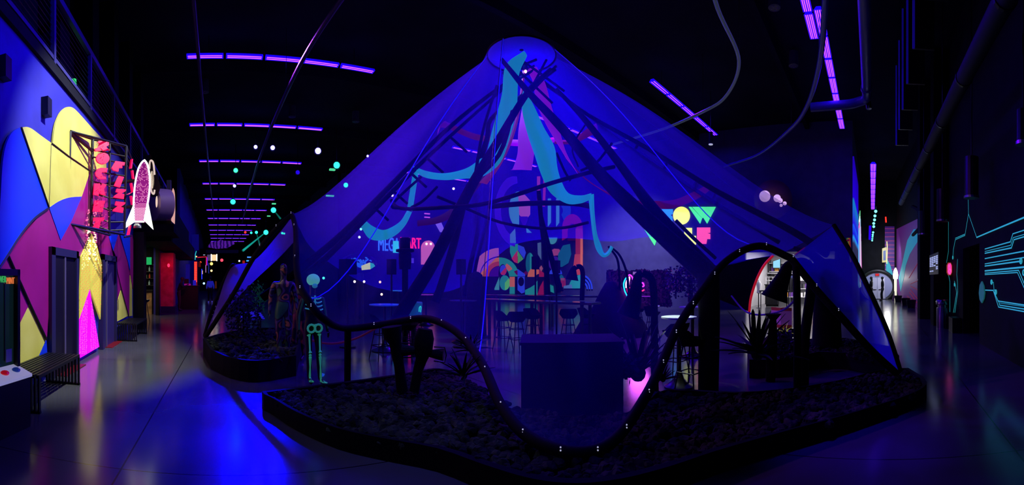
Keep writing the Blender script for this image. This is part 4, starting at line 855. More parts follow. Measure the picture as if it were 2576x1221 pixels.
tag(MB().tube([W(2204, 520, 24.5)]+[W(x, y, 25+i*.6) for i, (x, y) in enumerate(((2203, 530), (2201, 542), (2200, 552), (2198, 561), (2198, 569), (2196.5, 584), (2195.5, 590), (2194, 604)))], .02, 5).build('string_cable', M_black), 'black cable carrying the cyan string bulbs', 'cable')
px_b = MB().prism([WX(2186, 568, 33), WX(2192, 568, 33), WX(2191, 604, 33), WX(2185, 603, 33)], (.1, 0, 0)); tag(px_b.build('blue_panel', glow('blue_panel_l', (45, 0, 255), .9)), 'upright blue lit panel above the portal', 'lamp')
# planter boxes at the mural foot
for x, y, l in ((2272, 757, 'first'), (2293, 764, 'second'), (2308, 775, 'third')):
    q = fm(x, y)+nm_*.35; tag(MB().lathe((q.x, q.y, 0), [(.22, 0), (.28, .45), (.25, .45), (.24, .4), (0, .4)], 14).build('floor_pot', M_black), l+' black pot in the row at the foot of the purple mural', 'pot')
q = fm(2250, 752)+nm_*.5; q = q+Vector((1.3, 0, 0))*0; tag(MB().lathe((q.x, q.y, 0), [(.25, 0), (.3, .9), (.27, .92), (0, .9)], 14).build('waste_bin', M_black), 'black bin beside the portal by the rocket lamps', 'bin')
# columns and beams, directory screen, downlights
struct('column_right', MB().bb((16.6, YR, 0), (17.5, YR+.75, 9.6)).bb((14.2, YR+.1, 0), (14.8, YR+.55, 9.6)).bb((15.0, YR+.1, 0), (15.35, YR+.5, 9.6)), M_matte)
struct('beam_right', MB().tube([(17.6, YR+.4, 4.02), (23, YR+.4, 4.05)], .09, 6).tube([(17.6, YR+.4, 4.4), (23, YR+.4, 5.6)], .12, 6), M_matte)
t = thing('duct', 'round dark duct running along the top of the right wall', 'duct', (8, -1.66, 5.3)); MB().tube([(3.5, -1.66, 5.1), (24, -1.66, 6.0)], .15, 14).build('pipe', mat('duct_navy', (20, 19, 34), .7), t, smooth=True)
for i in range(8): MB().tube([(5+i*2.4, -1.66, 5.166+i*.105), (5.06+i*2.4, -1.66, 5.17+i*.105)], .165, 14).build('collar', M_steel, t)
t = thing('pipe', 'thick blue pipe with a right-angle elbow under the ceiling at upper right', 'pipe', (15.5, .3, 8.3))
MB().tube(spline([(6, .18, 8.3), (10, .19, 8.3), (14.6, .2, 8.3), (15.3, .22, 8.25), (15.5, .5, 8.2), (15.5, 1.0, 8.1), (15.5, 2.3, 8.05)], 6), .17, 14).build('run', mat('pipe_blue', (70, 64, 130), .35), t, smooth=True)
MB().tube([(14.55, .2, 8.3), (14.7, .2, 8.3)], .21, 14).build('flange', mat('pipe_blue2', (60, 54, 110), .4), t); MB().cyl((15.55, .15, 8.2), (15.55, .12, 7.95), .1).build('cap', M_steel, t)
for i in range(6):
    x = 7.2+i*1.6; t = thing('ceiling_baffle', ['nearest', 'second', 'third', 'fourth', 'fifth', 'farthest'][i]+' upright dark baffle in the stepped row at upper right', 'baffle', (x, -1.1, 8), 'stepped ceiling baffles')
    MB().bb((x, -1.32, 6.5), (x+.06, -.86, 9.4)).build('board', M_steel, t)
    MB().bb((x-.02, -.9, 6.5), (x+.03, -.85, 9.4)).build('edge', mat('baffle_edge', (80, 70, 190), .4, em=(35, 10, 220), es=.12), t)  # blue light along the edge painted in as a faint glow
    MB().cyl((x+.03, -1.1, 9.4), (x+.03, -1.1, 9.6), .02, n=5).build('hanger', M_black, t)
t = thing('directory_screen', 'small lit directory screen with rows of text on the dark column', 'screen', (17, YR+.8, 2.4))
a, b_ = WY(2359, 683, YR+.79), WY(2338, 649, YR+.79)
MB().bb((a.x-.05, YR+.75, a.z-.08), (b_.x+.05, YR+.78, b_.z+.08)).build('case', M_black, t)
mb = MB()
for c in range(4):
    for r in range(9):
        if rnd.random() < .8:
            x = a.x+(c+.1)*(b_.x-a.x)/4; z = a.z+(r+.2)*(b_.z-a.z)/9; mb.bb((x, YR+.781, z), (x+(b_.x-a.x)/5.5, YR+.79, z+.035))
mb.build('rows', glow('dir_text', (170, 180, 240), .9), t, kind='stuff')
tag(MB().box((17.0, YR+.78, WY(2345, 705, YR+.78).z), (.3, .03, .05)).build('plaque', mat('plq', (70, 70, 90), .5)), 'thin grey plaque under the directory screen', 'plaque')
for x, y, Yp, r, l in ((2444, 497, -2.2, .16, 'cylinder downlight on a stem above the circuit wall'), (2371, 556, -2.0, .17, 'cylinder downlight in front of the dark columns'), (2324, 590, -2.0, .2, 'farthest cylinder downlight before the purple mural'), (2574, 362, -2.2, .1, 'cylinder downlight cut by the right edge of the picture')):
    q = WY(x, y, Yp); t = thing('downlight', l, 'lamp', q)
    MB().cyl(q, q+Vector((0, 0, .9 if x < 2500 else .5)), r).build('can', M_steel, t); MB().lathe(q, [(r+.015, -.02), (r+.015, .03), (r-.02, .0)], 20).build('rim', M_chrome, t)
    MB().cyl(q+Vector((0, 0, .5)), (q.x, q.y, 9.6), .02, n=6).build('stem', M_black, t)
t = thing('litter_bin', 'ribbed steel litter bin with domed collar beside the dark column', 'bin', (12.9, -1.95, 0))
q = WF(2371, 826); q = Vector((q.x, q.y, 0))
MB().lathe(q, [(.2, 0), (.2, .66), (.19, .68)], 24).build('body', mat('bin_steel', (120, 115, 140), .3, .9), t, smooth=True); MB().lathe(q, [(.16, .68), (.16, .76), (.22, .78), (.23, .88), (.19, .93), (.1, .94)], 24).build('collar', M_chrome, t, smooth=True)
mb = MB()
for k in range(16): mb.cyl(q+Vector((.202*cos(k*pi/8), .202*sin(k*pi/8), .02)), q+Vector((.202*cos(k*pi/8), .202*sin(k*pi/8), .66)), .008, n=4)
mb.build('ribs', M_chrome, t); t.location = q
for ch in t.children: ch.data.transform(Matrix.Translation(Vector((12.9, -1.95, 0))-q))
t2 = thing('black_crate', 'low black box between the steel bin and the wide doorway', 'box', (11.6, -2.3, 0)); MB().bb((12.1, -2.6, 0), (12.7, -2.35, .45)).build('body', M_black, t2)
# octagon sign and circuit lines on the right wall
t = thing('octagon_sign', 'pink glowing octagon sign on the circuit wall', 'sign', WY(2390, 677, YR))
MB().prism(wr([(2384.5, 668), (2388, 661), (2392, 661), (2395, 668), (2395, 686), (2392, 693), (2388, 693), (2384.5, 686)], YR+.04), (0, .05, 0)).build('rim', mat('oct_orange', (190, 90, 60), .5, em=(200, 80, 50), es=.4), t)
MB().prism(wr([(2385.2, 669), (2388, 663), (2391.4, 663), (2393.8, 669), (2393.8, 685), (2391.4, 691), (2388, 691), (2385.2, 685)], YR+.09), (0, .02, 0)).build('face', noisy('oct_pink', (235, 20, 140), (255, 90, 190), 9, .5, em=1.1), t)
cw = thing('circuit_mural', 'glowing cyan circuit-line drawing on the dark right wall', 'mural', (9, YR, 1.6))
M_cy = mat('circuit_cyan', (60, 190, 200), .5, em=(50, 185, 195), es=.62)
def cl(P, wpx=3.2):
    pts = wr(P, YR+.02); r = None; mb = MB()
    for i in range(len(pts)-1):
        a, b = pts[i], pts[i+1]; d = (b-a).normalized(); n = Vector((-d.z, 0, d.x)); h = wpx/2*((a+b)/2-Vector((0, 0, EYE))).length/F
        a2, b2 = a-d*h*.9, b+d*h*.9
        mb.prism([a2+n*h, b2+n*h, b2-n*h, a2-n*h], (0, .004+.0005*i, 0))
    mb.build('circuit_line', M_cy, cw)
q = [(2362.5+u/2.774-12.5, 460+v/2.774) for u, v in ((0, 0),)]
def zq(P, wpx=3.2): cl([(2350+u/2.774, 460+v/2.774) for u, v in P], wpx)
for P, wp in (([(640, 238), (297, 382)], 3.6), ([(355, 463), (532, 413), (550, 357), (640, 328)], 2.6), ([(355, 480), (535, 437), (552, 384), (640, 358)], 1.6), ([(355, 493), (540, 455), (558, 398), (640, 374)], 3), ([(355, 530), (640, 476)], 2.8),
              ([(355, 567), (640, 520)], 2.4), ([(355, 582), (605, 548)], 3.4), ([(355, 616), (640, 588)], 4), ([(355, 632), (590, 612), (640, 730)], 2.4), ([(355, 642), (582, 627), (640, 760)], 2.2), ([(358, 750), (413, 752), (450, 868), (640, 902)], 2.6),
              ([(413, 752), (447, 826), (640, 856)], 2.8), ([(450, 826), (458, 855), (640, 884)], 2.6), ([(460, 840), (640, 866)], 1.2), ([(400, 694), (414, 696), (418, 745), (430, 765)], 1.6), ([(297, 382), (240, 218), (238, 120)], 1.3), ([(240, 218), (215, 368), (148, 398), (134, 470), (130, 535)], 1.5), ([(213, 360), (148, 388)], 1.5),
              ([(100, 270), (100, 480), (86, 560)], 1.4), ([(90, 625), (97, 626), (110, 690), (110, 900)], 1.8), ([(163, 535), (158, 640), (163, 700), (165, 760), (145, 905)], 1.6), ([(142, 688), (150, 720), (157, 770), (135, 905)], 1.8)): zq(P, wp)
for u, v in ((605, 547), (400, 694), (430, 764), (142, 712), (130, 522), (626, 628)):
    c = wr([(2350+u/2.774, 460+v/2.774)], YR+.025)[0]; MB().tube([c+Vector((.05*cos(k*pi/6), 0, .05*sin(k*pi/6))) for k in range(12)], .012, 5, closed=True).build('circuit_node', M_cy, cw)
t = struct('door_3', MB().prism(wr([(2464, 655), (2466, 655+60), (2470, 690), (2477, 705), (2478, 745), (2471, 763), (2464, 750)], YR+.0), (0, .0, 0)) if False else MB().bb((10.0, YR-.9, 0), (12.1, YR-.85, 2.6)), M_matte)
a = WY(2472, 737, YR); tag(MB().prism(wr([(2465, 738), (2467, 718), (2472, 708), (2477, 720), (2479, 738), (2477, 752), (2472, 763), (2467, 754)], YR+.02), (0, .03, 0)).build('teal_disc', mat('teal_disc', (40, 130, 130), .6, em=(35, 120, 120), es=.35)), 'teal painted disc on the edge of the wide dark doorway', 'painted disc')

# ------------------------------------------------------------------ the tent
def WP(L): return [W(*q) for q in L]
M_sheet = sheer('stretch_sheer', (120, 100, 255), .11)
M_sheet_b = sheer('stretch_sheer_back', (120, 100, 255), .20)
M_flap = sheer('stretch_flap', (150, 110, 180), .72)
M_dark_flap = sheer('stretch_dark', (20, 18, 40), .93, .1, wrinkle=False)
M_hoop = mat('hoop_steel', (10, 9, 12), .75, spec=.15)
tent = thing('stretch_tent', 'large translucent blue stretch-fabric tent with a tall crown on a wavy black tube rim', 'tent', (5.6, 6.3, 0))
ax, ac = dirx(1312); TC0 = Vector((9.0*ax, 9.0*ac, 0)); RT = Vector((ac, -ax, 0)); FT = Vector((-ax, -ac, 0)); ZT = W(1312, 140, 9.0).z
def ringp(deg, r=.74, z=None): a = math.radians(deg); return TC0+RT*(r*cos(a))+FT*(r*sin(a))+Vector((0, 0, ZT if z is None else z))
rim_px = [(735, 540, 8.5), (744, 580, 8.0), (748, 690, 6.25), (775, 755, 5.6), (815, 803, 5.5), (870, 826, 6.0), (960, 817, 6.1), (1070, 802, 5.9), (1150, 836, 5.2), (1212, 915, 4.55), (1260, 1020, 3.9),
          (1330, 1100, 3.5), (1450, 1140, 3.3), (1545, 1108, 3.5), (1620, 1005, 3.9), (1665, 915, 4.4), (1705, 825, 4.8), (1760, 740, 5.2), (1830, 655, 5.6), (1910, 619, 5.8), (1990, 650, 5.75)]
leg_in = [(1990, 650, 5.75), (2060, 737, 5.65), (2125, 808, 5.55), (2190, 880, 5.65), (2255, 940, 5.9)]
leg_out = [(2097, 567, 6.4), (2142, 640, 6.2), (2188, 735, 5.9), (2232, 835, 5.95), (2264, 932, 5.95)]
rim = spline(WP(rim_px), 6); lin_ = spline(WP(leg_in), 6); lout = spline(WP(leg_out), 6)
edge = rim+spline(WP([(1990, 650, 5.75), (2045, 606, 6.1), (2097, 567, 6.4)]), 5)[1:]
def px_of(p): return XA+atan2(p.x, p.y)*F
NS = 26
def col(p, deg, k=.95, bul=0.0, phase=0.0):
    t = ringp(deg); o = []
    for j in range(NS+1):
        s = j/NS; f = s-k*s*(1-s)**4
        q = Vector((p.x+(t.x-p.x)*s, p.y+(t.y-p.y)*s, p.z+(t.z-p.z)*f))
        q += FT*(bul*sin(pi*s)+.03*sin(phase)*sin(pi*s)); o.append(q)
    return o
x0, x1 = px_of(edge[0]), 2097
cols = [col(p, 185-190*(px_of(p)-x0)/(x1-x0), phase=i*.62) for i, p in enumerate(edge)]
MB().grid(cols).build('front_canopy', M_sheet, tent, smooth=True)
back = spline(WP([(735, 540, 8.5), (800, 640, 10.5), (950, 725, 12.4), (1120, 735, 13), (1205, 690, 13.2), (1290, 618, 13), (1420, 600, 12.8), (1540, 608, 12.5), (1640, 597, 12), (1720, 622, 11.4), (1800, 668, 10.5), (1942, 645, 9.5), (2040, 600, 8), (2097, 567, 6.4)]), 6)
N_ = len(back)
MB().grid([col(p, 185+170*i/(N_-1), k=.6, phase=i*.8) for i, p in enumerate(back)]).build('back_canopy', M_sheet_b, tent, smooth=True)
rows = []
for j in range(7):
    r = .74*cos(j/6*pi/2*.96); z = ZT+.12*sin(j/6*pi/2); rows.append([ringp(a, r, z) for a in range(0, 360, 10)])
MB().grid(rows, True).build('crown_cap', sheer('crown_sheer', (140, 150, 255), .25), tent, smooth=True)
MB().tube([ringp(a, .745) for a in range(0, 360, 10)], .02, 6, closed=True).build('crown_ring', M_hoop, tent, smooth=True)
def loft(A, B, n=8):
    return MB().grid([[a.lerp(b, k/n) for k in range(n+1)] for a, b in zip(A, B)])
loft(lin_, lout).build('right_leg_panel', sheer('leg_sheer', (90, 85, 255), .86, wrinkle=False), tent, smooth=True)
fu = spline(WP([(516, 845, 9.4), (545, 770, 9.6), (580, 676, 9.9), (640, 655, 9.6), (700, 590, 9.2), (737, 542, 8.7)]), 6)
fl = spline(WP([(522, 842, 9.35), (555, 800, 9.35), (590, 757, 9.3), (645, 702, 9.3), (703, 648, 9.2), (742, 606, 8.9)]), 6)
loft(fu, fl).build('left_leg_panel', M_flap, tent, smooth=True)
redarc = spline(WP([(1945, 643, 9.5), (1922, 668, 9.55), (1903, 705, 9.65), (1889, 750, 9.8), (1885, 785, 9.9)]), 5)
dk_l = spline(WP([(1790, 668, 10.6), (1786, 684, 10.7), (1781, 702, 10.8), (1776, 720, 10.9), (1770, 738, 11)]), 5)
mbd = loft(dk_l, redarc); mbd.build('rear_flap', mat('flap_shaded', (14, 12, 24), .9, spec=.05), tent, smooth=True)  # unlit inside of the fabric: shade painted in as near-black
MB().tube(redarc, .03, 8).build('rear_rim_tube', mat('red_lit_tube', (190, 30, 40), .4, em=(200, 25, 40), es=.55), tent, smooth=True, label='red-lit rim tube')  # red light on the rim painted in as colour and glow
MB().tube(spline(WP([(1885, 785, 9.9), (1888, 830, 9.0), (1895, 870, 8.2)]), 4), .02, 6).build('rear_rim_tube', M_hoop, tent)
left_arch = spline(WP([(516, 850, 9.3), (545, 805, 9.2), (590, 735, 9.0), (640, 645, 8.8), (690, 580, 8.6), (735, 540, 8.5)]), 6)
hoop = left_arch[:-1]+rim+lin_[1:]
MB().tube(hoop, .052, 10).build('rim_tube', M_hoop, tent, smooth=True)
MB().tube(lout+[lin_[-1]], .04, 8).build('rim_tube', M_hoop, tent, smooth=True)
outer = spline(WP([(514, 846, 9.5), (535, 775, 9.65), (578, 676, 9.95), (592, 668, 9.95)]), 8)
mb = MB(); mb.tube(outer, .035, 8)
for i, p in enumerate(outer[::1]): mb.ball(p+Vector((.05, 0, -.02)), .045, 6)
mb.build('scalloped_rim', M_hoop, tent)
mb = MB()
for p in hoop[20:-10:5]:
    for dz in (.045, .02): mb.ball(p+FT*.05+Vector((0, 0, dz)), .0075, 5)
mb.build('lacing_studs', mat('stud_white', (220, 220, 235), .3, em=(220, 220, 255), es=.45), tent, kind='stuff')
M_seam = mat('seam_cord', (60, 60, 240), .4, em=(25, 20, 255), es=.4)
for px in (775, 1203, 1905):
    i = min(range(len(edge)), key=lambda i: abs(px_of(edge[i])-px)); MB().tube([q+FT*.012 for q in cols[i]], .008, 6).build('seam_cord', M_seam, tent)
i = min(range(len(edge)), key=lambda i: abs(px_of(edge[i])-1190)); MB().tube([q+FT*.012 for q in cols[i]], .005, 5).build('seam_cord', M_black, tent)

# tent poles and braces: each pole is a part of the frame that carries the crown
frame = thing('pole_frame', 'dark pole frame of leaning crossed poles and curved hoops carrying the tent crown', 'frame', (5.6, 6.3, 0))
def pole(L, r0, r1=None, m=M_wood, name='pole', n=8, lab=None):
    P = spline(WP(L), 4); r1 = r1 if r1 is not None else r0
    MB().tube(P, [r0+(r1-r0)*i/(len(P)-1) for i in range(len(P))], n).build(name, m, frame, smooth=True, label=lab)
for L, r0, r1 in (([(1385, 175, 9.1), (1326, 235, 8.7), (1250, 360, 8.4), (1180, 480, 8.2), (1095, 650, 8.1), (1010, 790, 8.3), (985, 850, 8.4)], .045, .17),
                  ([(1262, 150, 8.9), (1330, 233, 8.6), (1420, 330, 8), (1520, 450, 7.3), (1650, 575, 6.6), (1790, 700, 6.1)], .045, .17),
                  ([(1400, 225, 9.2), (1470, 300, 8.9), (1560, 415, 8.3), (1650, 535, 7.2), (1790, 690, 6.1)], .04, .13),
                  ([(1398, 175, 9.3), (1300, 250, 9.3), (1235, 300, 9.4), (1225, 350, 9.4), (1195, 440, 9.5), (1165, 520, 9.5), (1140, 620, 9.5), (1110, 720, 9.6), (1095, 760, 9.6)], .03, .11),
                  ([(1250, 215, 9.2), (1215, 330, 9.3), (1195, 445, 9.3)], .03, .04),
                  ([(1345, 165, 9.5), (1250, 225, 9.6), (1120, 330, 9.6), (980, 470, 9.5), (860, 590, 9.4), (740, 690, 9.3), (660, 750, 9.4)], .025, .10),
                  ([(1330, 170, 9.6), (1180, 300, 9.7), (1050, 420, 9.6), (930, 540, 9.6), (830, 640, 9.7), (775, 690, 9.7)], .025, .09),
                  ([(1290, 150, 9.4), (1380, 215, 9.4), (1480, 290, 9.2), (1640, 380, 8.8), (1800, 480, 8.3), (1990, 580, 7.4), (2080, 640, 6.9)], .025, .07),
                  ([(1300, 165, 9.5), (1480, 290, 9.6), (1620, 390, 9.5), (1790, 505, 9.2), (1960, 610, 8.7)], .025, .05),
                  ([(1355, 480, 11.5), (1362, 560, 11.6), (1372, 640, 11.8), (1378, 742, 11.8)], .06, .08), ([(1362, 545, 11.6), (1385, 640, 11.6), (1410, 735, 11.6)], .05, .09),
                  ([(1530, 620, 12), (1552, 650, 12), (1558, 690, 12), (1560, 742, 12)], .03, .04), ([(1535, 620, 12), (1560, 645, 12), (1577, 690, 12), (1582, 745, 12)], .03, .04),
                  ([(1210, 440, 12.5), (1205, 560, 12.5), (1185, 660, 12.5), (1170, 745, 12.5)], .05, .08), ([(1240, 470, 12.6), (1215, 590, 12.6), (1195, 680, 12.6), (1190, 745, 12.6)], .04, .06),
                  ([(1290, 280, 8.9), (1255, 390, 8.8), (1175, 470, 8.7)], .05, .05), ([(1700, 555, 9), (1745, 600, 9), (1800, 650, 9.3)], .04, .04),
                  ([(1475, 310, 9.3), (1440, 370, 9.3), (1455, 420, 9.3)], .02, .02), ([(1540, 360, 8.3), (1500, 410, 8.3), (1460, 430, 8.3)], .025, .025), ([(1400, 385, 9.8), (1420, 430, 9.8), (1435, 455, 9.8)], .03, .03),
                  ([(1060, 445, 9.6), (1010, 490, 9.6), (985, 520, 9.7), (1010, 525, 9.6)], .03, .03), ([(1100, 470, 9.7), (1065, 505, 9.6), (1035, 522, 9.4)], .03, .03)): pole(L, r0, r1)
for L, r in (([(985, 505, 9.4), (1000, 522, 9.0), (1040, 526, 8.7), (1120, 522, 8.2), (1210, 515, 7.9), (1300, 490, 7.8), (1390, 460, 7.9), (1500, 430, 8.3), (1545, 420, 8.6)], .04),
             ([(1100, 495, 10.4), (1180, 528, 10.8), (1260, 560, 11), (1350, 574, 11.2), (1420, 573, 11), (1480, 560, 10.7)], .04),
             ([(1230, 520, 10.8), (1330, 512, 11.2), (1440, 512, 11), (1490, 520, 10.8)], .07)): pole(L, r, r, M_matte, 'hoop')
for (a, b) in (((1290, 165), (1390, 260)), ((1310, 150), (1420, 230)), ((1265, 185), (1350, 150)), ((1240, 240), (1345, 175)), ((1300, 270), (1400, 165)), ((1330, 235), (1375, 150))):
    MB().cyl(W(a[0], a[1], 9.1), W(b[0], b[1], 9.3), .028, n=6).build('crown_bar', M_wood, frame)
# cross ties between the side poles
for t in (.35, .45, .52, .6, .68): MB().cyl(W(1345-600*t, 165+520*t, 9.5), W(1345-600*t+40, 165+520*t+36, 9.7), .03, n=6).build('cross_tie', M_wood, frame)
for t in (.25, .4, .55, .65): MB().cyl(W(1480+500*t, 290+290*t, 9), W(1480+480*t, 290+330*t, 9.4), .03, n=6).build('cross_tie', M_wood, frame)
pole([(1782, 690, 6.1), (1784, 800, 6.05), (1782, 985, 6.0)], .17, .15, M_matte, 'trunk', 14, 'upright black trunk that two poles lean on')
pole([(875, 826, 6.0), (874, 962, 6.35)], .055, .055, M_matte, 'post', 4, 'square post under the dip of the rim')

# ------------------------------------------------------------------ ribbons inside the tent
def fluo(nm, c, em, es):
    m = mat(nm, c, .7, em=em, es=es); return m
M_teal = fluo('teal_ribbon', (60, 200, 205), (30, 165, 195), .5); M_mag = fluo('magenta_ribbon', (190, 40, 200), (150, 20, 190), .5); M_redr = fluo('red_ribbon', (150, 30, 70), (110, 12, 60), .3)
def ribbon(name, label, L, m, grp='ribbons hung inside the tent'):
    """L: (x_left, y_left, x_right, y_right, distance) across the ribbon, from its top end down"""
    A = spline([W(a, b, d) for a, b, _, _, d in L], 5); B = spline([W(c, e, d) for _, _, c, e, d in L], 5); off = FT*-.012
    mb = MB(); mb.grid([[a, (a+b)/2+FT*.03, b] for a, b in zip(A, B)]); mb.grid([[b+off, (a+b)/2+FT*.03+off, a+off] for a, b in zip(A, B)])
    return tag(mb.build(name, m, smooth=True), label, 'ribbon', grp)
ribbon('fabric_ribbon', 'wide teal ribbon fanning from the crown down the left side and looping left', [(1318, 128, 1326, 140, 9), (1272, 165, 1305, 190, 9), (1262, 240, 1300, 270, 9.1), (1240, 320, 1284, 340, 9.2), (1222, 390, 1258, 410, 9.3), (1208, 400, 1210, 446, 9.3), (1172, 424, 1172, 449, 9.4), (1120, 436, 1118, 453, 9.5), (1075, 431, 1070, 447, 9.6), (1040, 418, 1042, 430, 9.6)], M_teal)
ribbon('fabric_ribbon', 'narrow teal ribbon dropping upright from the left loop end', [(1040, 418, 1055, 424, 9.7), (1036, 450, 1050, 450, 9.7), (1028, 500, 1042, 502, 9.7), (1024, 526, 1037, 532, 9.8)], M_teal)
ribbon('fabric_ribbon', 'curling teal ribbon in a low swag at the far left of the tent', [(1024, 530, 1036, 534, 9.8), (1008, 556, 1020, 566, 9.8), (985, 572, 995, 592, 9.8), (962, 579, 962, 605, 9.8), (935, 568, 928, 600, 9.9), (915, 553, 905, 566, 9.9), (900, 560, 895, 569, 9.9)], M_teal)
ribbon('fabric_ribbon', 'broad teal ribbon fanning down the middle and right of the crown', [(1316, 225, 1325, 232, 9), (1312, 265, 1345, 270, 9), (1325, 330, 1368, 320, 9), (1345, 390, 1395, 370, 9), (1362, 440, 1402, 420, 9.1), (1385, 485, 1412, 455, 9.2), (1425, 512, 1430, 486, 9.3), (1460, 512, 1462, 492, 9.4), (1484, 503, 1488, 486, 9.5)], M_teal)
ribbon('fabric_ribbon', 'long narrow teal ribbon hanging at the right and hooking upward', [(1480, 492, 1494, 488, 9.6), (1485, 540, 1496, 538, 9.7), (1491, 590, 1502, 588, 9.8), (1500, 628, 1512, 616, 9.9), (1516, 647, 1520, 637, 9.9), (1532, 642, 1530, 630, 9.9), (1543, 624, 1536, 618, 9.9)], M_teal)
ribbon('fabric_ribbon', 'violet-pink ribbon fanning from the crown down the right side', [(1325, 175, 1350, 168, 9.3), (1340, 205, 1372, 210, 9.3), (1350, 260, 1388, 270, 9.4), (1372, 310, 1408, 330, 9.4), (1395, 350, 1425, 385, 9.5), (1425, 400, 1455, 440, 9.6)], M_mag)
ribbon('fabric_ribbon', 'dark red ribbon continuing down the right slope inside the tent', [(1420, 395, 1450, 430, 9.7), (1460, 440, 1500, 470, 9.8), (1500, 470, 1560, 500, 9.9), (1560, 500, 1640, 520, 9.9), (1680, 505, 1690, 525, 9.9), (1740, 485, 1750, 503, 9.9), (1785, 462, 1790, 476, 9.9)], M_redr)
ribbon('fabric_ribbon', 'short upright magenta ribbon with a square end in the middle of the tent', [(1316, 255, 1330, 255, 9.6), (1304, 330, 1345, 300, 9.6), (1302, 385, 1344, 380, 9.6), (1290, 424, 1338, 424, 9.6), (1283, 427, 1338, 428, 9.6)], M_mag)
ribbon('fabric_ribbon', 'thin pink ribbon edging the left teal fan', [(1316, 170, 1322, 172, 9.35), (1304, 260, 1312, 262, 9.35), (1284, 340, 1292, 345, 9.4), (1250, 408, 1262, 412, 9.4), (1205, 460, 1225, 464, 9.5)], fluo('pink_ribbon', (190, 60, 120), (150, 30, 90), .35))
ribbon('fabric_ribbon', 'bright magenta ribbon swagged level across the crown poles', [(1240, 345, 1240, 360, 9.7), (1290, 351, 1290, 367, 9.8), (1345, 352, 1345, 367, 9.8), (1395, 345, 1395, 358, 9.7)], fluo('bright_magenta', (200, 20, 210), (170, 0, 210), .55))
ribbon('fabric_ribbon', 'dull red ribbon swagged toward the left edge of the tent', [(1240, 345, 1240, 358, 9.9), (1190, 335, 1188, 350, 9.9), (1135, 312, 1130, 325, 9.9), (1118, 305, 1105, 322, 9.9), (1110, 318, 1100, 340, 9.9)], M_redr)
ribbon('fabric_ribbon', 'faint red ribbon on the left behind the dark pole', [(1200, 440, 1225, 445, 10), (1170, 480, 1190, 490, 10), (1140, 520, 1165, 530, 10), (1100, 545, 1110, 560, 10), (1050, 555, 1050, 570, 10)], fluo('faint_red', (100, 20, 80), (70, 5, 70), .25))
ribbon('fabric_ribbon', 'dull pink ribbon tip at the upper right of the tent', [(1395, 352, 1395, 362, 9.9), (1440, 350, 1440, 362, 9.9), (1475, 325, 1480, 345, 9.9), (1500, 310, 1505, 330, 9.9)], M_redr)
for x, y0, x2, y2, l in ((1920, 640, 1950, 622, 'thin red streamer at the inner side of the right tent leg'), (2030, 612, 2060, 602, 'faint red streamer near the top of the right tent leg')):
    ribbon('fabric_ribbon', l, [(x+80, y0, x+80, y0+5, 6.9), (x2+75, y2, x2+75, y2+5, 6.9)], M_redr)
# ceiling lamp glowing at the crown
t = thing('crown_lamp', 'small bright pink lamp at the crossing of the crown poles', 'lamp', W(1322, 182, 9.1))
MB().lathe(W(1322, 175, 9.1), [(.05, .08), (.06, 0), (.0, -.0)], 10).build('can', M_black, t); MB().ball(W(1322, 180, 9.05), .035, 8).build('lens', glow('crown_pink', (255, 150, 220), 4), t)

# ------------------------------------------------------------------ planters
def clumps(poly, n, z0, m, parent, r=(.03, .07), seed=1, hump=None):
    R = random.Random(seed); xs = [p[0] for p in poly]; ys = [p[1] for p in poly]; mb = MB(); k = 0
    while k < n:
        x, y = R.uniform(min(xs), max(xs)), R.uniform(min(ys), max(ys))
        if not inpoly(x, y, poly): continue
        k += 1; rr = R.uniform(*r); z = z0+(hump(x, y) if hump else 0)
        b = len(mb.v); mb.ball((x, y, z), rr, 7, (R.uniform(.8, 1.3), R.uniform(.8, 1.3), R.uniform(.7, 1.1)))
        for v in mb.v[b:]: v += Vector((noise.noise(v*23), noise.noise(v*23+Vector((9, 0, 0))), noise.noise(v*23+Vector((0, 9, 0)))))*rr*.45
    o = mb.build('moss', m, parent, smooth=False); o['kind'] = 'stuff'; return o
def planter(label, top, z, n, seed, r=(.03, .07), hump=None, m=M_moss):
    P = [WF(x, y, z) for x, y in top]; poly = [(p.x, p.y) for p in P]; c = sum((p for p in P), Vector((0, 0, 0)))/len(P)
    t = thing('planter', label, 'planter', (c.x, c.y, 0), 'low dark planters around the tent')
    mb = MB(); N = len(P); ins = [p+(c-p).normalized()*.07 for p in P]
    # walls with an open rim, soil just under it
    for i in range(N):
        a, b, a2, b2 = P[i], P[(i+1) % N], ins[i], ins[(i+1) % N]; d = Vector((0, 0, z))
        mb.add([a-d, b-d, b, a, b2, a2, b2-Vector((0, 0, .12)), a2-Vector((0, 0, .12))], [(0, 1, 2, 3), (3, 2, 4, 5), (5, 4, 6, 7)])
    mb.build('wall', M_matte, t)
    mb = MB(); mb.add([p-Vector((0, 0, .1)) for p in ins], [tuple(range(N))]); mb.build('soil', mat('soil', (14, 12, 10), .95, spec=.05), t)
    clumps([(p.x, p.y) for p in ins], n, z-.05, m, t, r, seed, hump); return t, poly
top_f = sm([(659, 985), (760, 973), (870, 960), (1020, 939), (1090, 927), (1130, 931)], 4)+sm([(1160, 945), (1210, 985), (1290, 1032), (1450, 1046), (1590, 1036), (1650, 992), (1700, 979), (1860, 986), (2000, 975), (2120, 955), (2220, 930), (2285, 926)], 3)+sm([(2322, 948), (2330, 968), (2290, 992), (2200, 1022), (2100, 1052), (1950, 1092), (1800, 1135), (1680, 1175), (1560, 1205), (1450, 1216), (1340, 1205), (1220, 1170), (1100, 1128), (965, 1103), (850, 1078), (745, 1036), (690, 1004), (664, 992)], 3)
hum = lambda x, y: .10*math.exp(-((x-3.3)**2+(y-3.6)**2)/.7)
